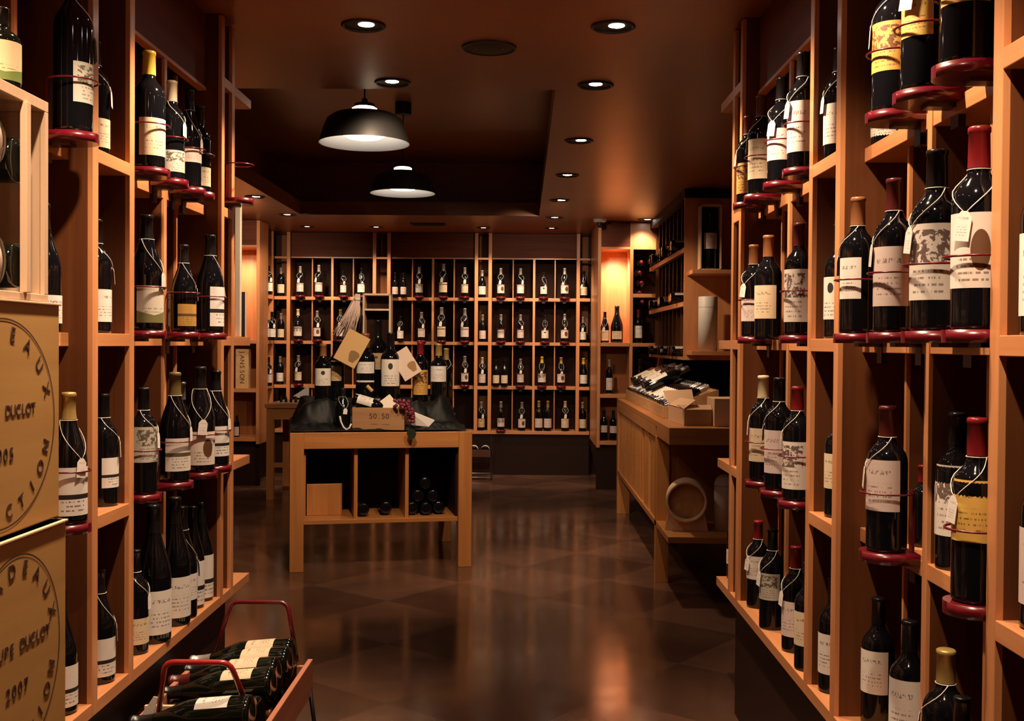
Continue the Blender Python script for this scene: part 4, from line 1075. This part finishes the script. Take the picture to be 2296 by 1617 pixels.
for k in range(12):
    y = 7.45 + .093 * k
    ax = Vector((math.cos(sa), rnd.uniform(-.08, .08), math.sin(sa))).normalized(); up = Vector((-math.sin(sa), 0, math.cos(sa))); yy = ax.cross(up).normalized(); up = yy.cross(ax)
    m = Matrix((yy, -up, ax)).transposed().to_4x4(); m.translation = Vector((CX0 + .076, y, .952)) + up * .1155 + ax * (.07 + rnd.uniform(-.02, .03))
    bottle(None, f'upper-layer lying bottle, {ORD[k]} from the near end, counter tray', 'claret', rnd.choice(('white', 'cream', 'white')), (.03, .14), 58, 'black', matrix=m, group=GC)
# kraft boxes
t = thing('open_kraft_box', 'low kraft box with raised flaps beside the bottle tray, counter', 'box', (.875, 5.90, .936), (0, 0, R(4)))
obj('front_wall', B().box(0, .150, 0, .006, 0, .088), KRAFT_D, t); obj('back_wall', B().box(0, .150, .42, .426, 0, .10), KRAFT, t)
obj('side_wall', B().box(0, .006, .006, .42, 0, .088), KRAFT, t); obj('side_wall', B().box(.144, .150, .006, .42, 0, .088), KRAFT, t)
obj('bottom', B().box(.006, .144, .006, .42, 0, .006), KRAFT_D, t)
obj('flap', B().prism([(0, 0), (.42, .0), (.40, .075), (.03, .085)], .004, Matrix.Translation((0, .0, .090)) @ Matrix.Rotation(R(90), 4, 'Z') @ Matrix.Rotation(R(58), 4, 'X')), KRAFT, t)
obj('flap', B().prism([(0, 0), (.150, 0), (.150, .10), (-.02, .09)], .004, Matrix.Translation((0, .42, .101)) @ Matrix.Rotation(R(-40), 4, 'X')), KRAFT, t)
obj('flap', B().prism([(0, 0), (.150, 0), (.155, .05), (-.03, .05)], .004, Matrix.Translation((0, .0, .088)) @ Matrix.Rotation(R(-62), 4, 'X')), KRAFT, t)
t = thing('kraft_box', 'square light kraft box at the counter edge beside the shelving post', 'box', (1.03, 5.86, .936), (0, 0, 0))
obj('carton', B().box(0, .25, 0, .24, 0, .150), KRAFT, t, .002)
obj('tape', B().box(.10, .15, -.0006, .2406, .1495, .1512), plain('tape', (.60, .42, .26), .35), t)
p = Vector((1.30, 6.62, .99))
for k in range(2):
    ax = Vector((.6 - k * .5, .75, .22)).normalized(); up = Vector((0, 0, 1)); yy = ax.cross(up).normalized(); up = yy.cross(ax)
    m = Matrix((yy, -up, ax)).transposed().to_4x4(); m.translation = (1.16 + .19 * k, 6.20 + .05 * k, .982)
    bottle(None, ('left', 'right')[k] + ' dark bottle lying behind the light kraft box on the counter', 'burgundy', None, cap='black', matrix=m, group='bottles behind the kraft box')

# ================================================================== TALL RACK CABINET right
t = thing('tall_rack_cabinet', 'tall cherry cabinet with bottle rack side and two display shelves, right', 'cabinet', (1.19, 8.10, 0))
obj('front_panel', B().box(0, .72, 0, .02, 1.285, CEIL - .07), W_V, t)
obj('top_board', B().box(0, .72, 0, 2.2, CEIL - .07, CEIL - .004), W_DK, t)
obj('bottom_board', B().box(0, .72, 0, 2.2, 1.262, 1.285), W_Y, t)
obj('back_panel', B().box(.40, .42, .02, 2.2, 1.285, CEIL - .07), W_DK, t)
for k in range(9): obj('divider', B().box(.045, .39, .22 + k * .235, .235 + k * .235, 1.285, CEIL - .07), W_SHADED, t)
for z in (1.66, 2.06): obj('rack_rail', B().box(-.004, .03, .02, 2.2, z, z + .035), W_Y, t)
for z in (1.33, 1.915): obj('display_shelf', B().box(.02, .72, -.26, 0, z - .03, z), W_X, t, .002)
GK = 'bottles lying in the tall rack cabinet'
for lv_, z in enumerate((1.325, 1.735, 2.135)):
    for k in range(8):
        for j in range(2 if lv_ != 1 else 1):
            y = 8.10 + .235 + k * .235 + .06 + .095 * j
            if y > 10.25: continue
            m = Matrix(((0, 0, -1, 1.50), (-1, 0, 0, y), (0, 1, 0, z), (0, 0, 0, 1)))
            m = Matrix(((0, 0, -1, 1.445), (1, 0, 0, y), (0, -1, 0, z), (0, 0, 0, 1)))
            if (k + j + lv_) % 3: m = Matrix(((0, 0, 1, 1.130 + .02 * ((k * 7 + j) % 3)), (-1, 0, 0, y), (0, -1, 0, z), (0, 0, 0, 1)))
            bottle(None, f'lying bottle, {("bottom", "middle", "top")[lv_]} rack row, {ORD[k * 2 + j]} slot from the near end', 'claret', 'pink', (.03, .15), 60, ('black', 'maroon', 'black', 'cream')[(k + lv_) % 4], matrix=m, group=GK)
# boxed bottle and white tube on its shelves
p = on_back(1591, 7.96, 1.92)
t = thing('framed_bottle_case', 'open wooden case with one bottle on the upper cabinet shelf', 'wooden case', (p.x, 7.97, 1.916))
hh = .475; ww = .077
obj('side_board', B().box(-ww, -ww + .009, -.06, .06, 0, hh), W_PINEF, t); obj('side_board', B().box(ww - .009, ww, -.06, .06, 0, hh), W_PINEF, t)
obj('top_board', B().box(-ww, ww, -.06, .06, hh - .009, hh), W_PINEF, t); obj('bottom_board', B().box(-ww, ww, -.06, .06, 0, .009), W_PINEF, t)
obj('back_board', B().box(-ww, ww, .052, .058, 0, hh), W_DK, t)
bottle((p.x, 7.965, 1.927), 'bottle with white label inside the open case on the cabinet', 'claret', 'pink', (.105, .19), 60, cap='black', sc=1.36, group='boxed bottles')
p = on_back(1586, 7.96, 1.36)
tube_box((p.x, 7.95, 1.3305), .069, .395, 'tall white bottle tube on the lower cabinet shelf')
# niche things, far left
p = on_back(546, 10.44, LV[2] + .2)
t = thing('dark_bottle_box', 'slim dark boxed bottle standing in the far left lit niche', 'box', (p.x, 10.44, LV[2] + .0005))
obj('box_body', B().box(-.03, .022, -.03, .03, 0, .46), BLACKP, t, .002); obj('box_edge', B().box(.022, .032, -.03, .03, 0, .46), W_PINEF, t)
p = on_back(545, 10.42, LV[1] + .2)
t = thing('branded_wooden_box', 'upright wooden box with lettering down its front, far left niche', 'wooden box', (p.x, 10.42, LV[1] + .0005))
obj('box_body', B().box(-.062, .062, -.04, .06, 0, .375), W_PINE, t, .002)
me = text_mesh([(ch, 0, .345 - .046 * i, .062, R(90)) for i, ch in enumerate('JANSSON')]); me.transform(Matrix.Translation((0, -.0406, 0)))
obj('lettering', me, INK, t)
bottle((on_back(531, 10.42, LV[0] + .1).x, 10.42, LV[0] + .0005), 'small bottle with brown label at the bottom of the far left niche', 'claret', 'pink', (.02, .14), 60, cap='black', sc=.7, group='bottles in the far left niche')
p = on_back(534, 4.17, LV[2] + .2)
o = tag(obj('slender_white_carton', B().box(-.011, .011, -.011, .011, 0, .50), plain('carton_white', (.82, .72, .60), .5), bevel=.002), 'very slender tall cream carton on the left end shelf', 'carton'); o.location = (p.x, 4.17, LV[2] + .0005)

# ================================================================== CRATES at the left edge
XF = -.80; YE = 1.88
SER = INK
def big_crate(z0, z1, label, words, year, seed, dx=0.0, yaw=0.0):
    t = thing('wine_crate', label, 'wooden crate', (XF + dx, YE, z0), (0, 0, Q + yaw), 'stacked branded wooden wine crates')
    # local x runs back toward the camera (negative) from the far edge, local y goes into the wall
    h = z1 - z0; Wd = .56
    obj('crate_body', B().box(-Wd, -.0, .0, .235, 0, h), W_PINE_C, t, .003)
    obj('lid_board', B().box(-Wd, .0, -.004, .237, h - .004, h), W_PINEF, t, .001)
    cx_, cz_, rr = -YE + (1.672 if seed == 1 else 1.702), h * .475, .164
    rx = .187 if seed == 1 else .152
    n = 72; bm = B()
    rv = []
    for k in range(n):
        a = 2 * math.pi * k / n
        rv.append([bm.b.verts.new((cx_ + (q - rr + rx) * math.sin(a), -.0008, cz_ + q * math.cos(a))) for q in (rr, rr - .0028)])
    for k in range(n): bm.b.faces.new([rv[k][0], rv[(k + 1) % n][0], rv[(k + 1) % n][1], rv[k][1]])
    obj('burnt_ring', bm, INK, t)
    it = []
    top = 'BORDEAUX'; bot = 'COLLECTION'
    for i, ch in enumerate(top):
        a = R(-78 + 156 * (i + .5) / len(top) + 2); it.append((ch, cx_ + (rx - .024) * math.sin(a), cz_ + (rr - .024) * math.cos(a), .034, a))
    for i, ch in enumerate(bot):
        a = R(180 + 78 - 156 * (i + .5) / len(bot)); it.append((ch, cx_ + (rx - .024) * math.sin(a), cz_ + (rr - .024) * math.cos(a), .032, a + math.pi))
    s_ = 'GROUPE DUCLOT'
    for i, ch in enumerate(s_): it.append((ch, cx_ + (i - 6) * .0176, cz_ + .018, .0265, 0))
    for i, ch in enumerate(year): it.append((ch, cx_ + (i - 1.5) * .0195, cz_ - .050, .030, 0))
    for nm, part in (('ring_lettering', it[:len(top) + len(bot)]), ('name_lettering', it[len(top) + len(bot):-4]), ('year_lettering', it[-4:])):
        me = text_mesh([x for x in part if x[0] != ' ']); me.transform(Matrix.Translation((0, -.0008, 0)))
        obj(nm, me, INK, t)
    return t
W_PINE_C = wood('pine_crate_face', (.56, .315, .105), (.47, .25, .078), 0, .55, .05, .6)
big_crate(1.066, 1.434, 'upper branded wooden crate marked 2005, under the open bottle crate', '', '2005', 1)
big_crate(.696, 1.062, 'lower branded wooden crate marked 2007, at the left edge', '', '2007', 2, .012, R(-1.0))
t = thing('wine_crate', 'plain wooden crate at the foot of the left stack', 'wooden crate', (XF + .01, YE, 0), (0, 0, Q), 'stacked branded wooden wine crates')
obj('crate_body', B().box(-.56, 0, 0, .235, 0, .34), W_PINE_C, t, .003); obj('lid_board', B().box(-.56, .0, -.004, .237, .336, .345), W_PINEF, t)
t = thing('wine_crate', 'plain wooden crate second from the bottom of the left stack', 'wooden crate', (XF + .008, YE, .346), (0, 0, Q), 'stacked branded wooden wine crates')
obj('crate_body', B().box(-.56, 0, 0, .235, 0, .34), W_PINE_C, t, .003); obj('lid_board', B().box(-.56, .0, -.004, .237, .336, .349), W_PINEF, t)
# open crate with glass front and bottle bottoms
ZC = 1.435; YO = 1.835; HO = .335
t = thing('glass_fronted_crate', 'wooden crate with clear front showing bottle bottoms, top of the left stack', 'display crate', (XF, YO, ZC), (0, 0, Q))
WO = .56
obj('top_board', B().box(-WO, 0, 0, .23, HO - .018, HO), W_PINEF, t, .001); obj('bottom_board', B().box(-WO, 0, 0, .23, 0, .012), W_PINEF, t, .001)
obj('side_board', B().box(-.014, 0, 0, .23, .012, HO - .018), W_PINEF, t, .001); obj('side_board', B().box(-WO, -WO + .014, 0, .23, .012, HO - .018), W_PINEF, t)
for x in (-.078, -.300): obj('front_batten', B().box(x - .014, x, -.006, .006, .012, HO - .018), W_PINEF, t, .001)
obj('back_board', B().box(-WO + .014, -.014, .222, .23, .012, HO - .018), W_PINE, t)
gl = NT('clear_acrylic'); gl = gl.set(Base_Color=(.02, .02, .02), Roughness=.06, Alpha=.04)
obj('clear_front', B().box(-WO + .014, -.014, .007, .009, .012, HO - .018), gl, t)
GO = 'bottles lying in the clear-fronted crate'
for k, (yy, zz) in enumerate(((1.757, .056), (1.757, .225), (1.672, .060), (1.672, .247))):
    m = Matrix(((0, 0, -1, XF - .014), (-1, 0, 0, yy), (0, 1, 0, ZC + zz), (0, 0, 0, 1)))
    bottle(None, ('lower right bottle bottom behind the clear crate front', 'upper right bottle bottom behind the clear crate front',
                  'large lower left bottle bottom behind the clear crate front', 'large upper left bottle bottom behind the clear crate front')[k], 'burgundy', None, cap='black', matrix=m, sc=.62, wide=(1.42 if k < 2 else 1.76), group=GO, mat=GREEN)
    if k >= 2:
        o = tag(obj('bottle_reflection', B().lathe([(0, 0), (.026, 0), (.026, .002), (0, .0025)], 28), plain('reflection_pink', (.66, .50, .44), .5)), ('round pale painted reflection on the large lower bottle bottom in the crate', 'round pale painted reflection on the large upper bottle bottom in the crate')[k - 2], 'reflection')  # added pale disc, paints the reflection at the centre of the bottle bottom
        o.matrix_world = Matrix(((0, 0, 1, XF - .0140), (-1, 0, 0, yy), (0, 1, 0, ZC + zz), (0, 0, 0, 1)))
bottle((-.86, 1.79, ZC + HO + .0005), 'short bottle with cream and green label standing on the clear-fronted crate', 'claret', 'greenfoot', (.045, .178), 75, 'black', None, math.atan2(.9, 1.7) + R(10), sc=.48, wide=1.75, group=GL, mat=GREEN)

# ================================================================== FLOOR RACK with magnums, lower left
XR0, XR1, YR0, YR1, ZR = -.672, -1.045, 2.98, 3.52, .345
t = thing('floor_bottle_rack', 'long wooden floor rack of magnums with red tube handles, lower left', 'bottle rack', (XR0, YR0, 0))
LX = XR1 - XR0; LYY = YR1 - YR0
W_RK = wood('rack_wood', (.52, .20, .115), (.40, .14, .075), 1, .45, .1)
obj('side_rail', B().box(-.016, 0, -.35, LYY, .235, ZR), W_RK, t, .002)
obj('side_rail', B().box(LX, LX + .016, -.35, LYY, .235, ZR), W_RK, t, .002)
obj('end_board', B().box(LX + .016, -.016, LYY - .016, LYY, .235, ZR - .02), W_RK, t, .002)
obj('partition', B().box(LX + .016, -.10, -.012, .0, .235, .372), W_PINEF, t, .001)
obj('bottom_board', B().box(LX + .016, -.016, -.35, LYY - .016, .225, .240), W_DK, t)
for y in (-.28, LYY - .03):
    for x, dx in ((-.004, .03), (LX + .004, -.0)):
        obj('leg', B().tube([(x, y, .26), (x + dx, y + .02, .0)], .007, 8), BLACKM, t)
def handle_pts(x0, x1, z0, z1, inset, y0, y1, rr=.028):
    pts = [(x0, y0, z0)]
    a = Vector((x0, y0, z0)); b_ = Vector((x0 + inset, y1, z1)); c = Vector((x1 - inset, y1, z1)); d = Vector((x1, y0, z0))
    def corner(p, q, r_):
        u = (p - q).normalized(); v_ = (r_ - q).normalized()
        return [q + u * rr * (1 - s) ** 2 + v_ * rr * s ** 2 for s in (0, .25, .5, .75, 1)]
    return [a] + corner(a, b_, c) + corner(b_, c, d) + [d]
obj('handle', B().tube(handle_pts(-.320, -.058, ZR - .01, .515, .045, -.01, -.085), .0078, 10), RED_B, t)
obj('handle', B().tube(handle_pts(-.325, -.05, ZR - .01, .515, .045, LYY - .005, LYY + .055), .0070, 10), RED, t)
GF = 'magnums lying in the floor rack'
ys = [2.905, 3.035, 3.155, 3.265, 3.375, 3.475]
for k, y in enumerate(ys):
    ax = Vector((-1, .07, -.11)).normalized(); up = Vector((0, 0, 1)); yy = ax.cross(up).normalized(); up = yy.cross(ax)
    m = Matrix((yy, -up, ax)).transposed().to_4x4(); m.translation = (-.716 - (.01 if k % 2 else 0), y, .375 if k != 1 else .33)
    lb = 'white' if k == 0 else 'cream'
    bottle(None, f'lying magnum with {"white" if k == 0 else "cream"} label, {ORD[k]} from the near end of the floor rack', 'burgundy', lb, (.048, .128), 48, ('black', 'silver', 'black', 'maroon', 'black', 'silver')[k], matrix=m, sc=1.13, wide=1.08, group=GF, mat=GREEN)
for k, (x, y, an, cp) in enumerate(((-.99, 3.10, 8, 'maroon'), (-.985, 3.22, -6, 'bronze'), (-.99, 3.33, 4, 'black'))):
    ax = Vector((1, math.sin(R(an)), .04)).normalized(); up = Vector((0, 0, 1)); yy = ax.cross(up).normalized(); up = yy.cross(ax)
    m = Matrix((yy, -up, ax)).transposed().to_4x4(); m.translation = (x - .03, y - .05, .285)
    bottle(None, f'lower-layer bottle with neck toward the aisle, {ORD[k]} from the near end, floor rack', 'claret', None, (.05, .15), 50, cp, matrix=m, group=GF)
q = P(337, 1602, 1, 2.95)
o = tag(obj('folded_card', B().prism([(-.035, -.04), (.005, -.04), (.022, .028), (.010, .03)], .003), plain('card_white', (.80, .72, .66), .6)), 'white folded card leaning on the rack partition, lower left', 'card'); o.location = (q.x, 2.945, .375)
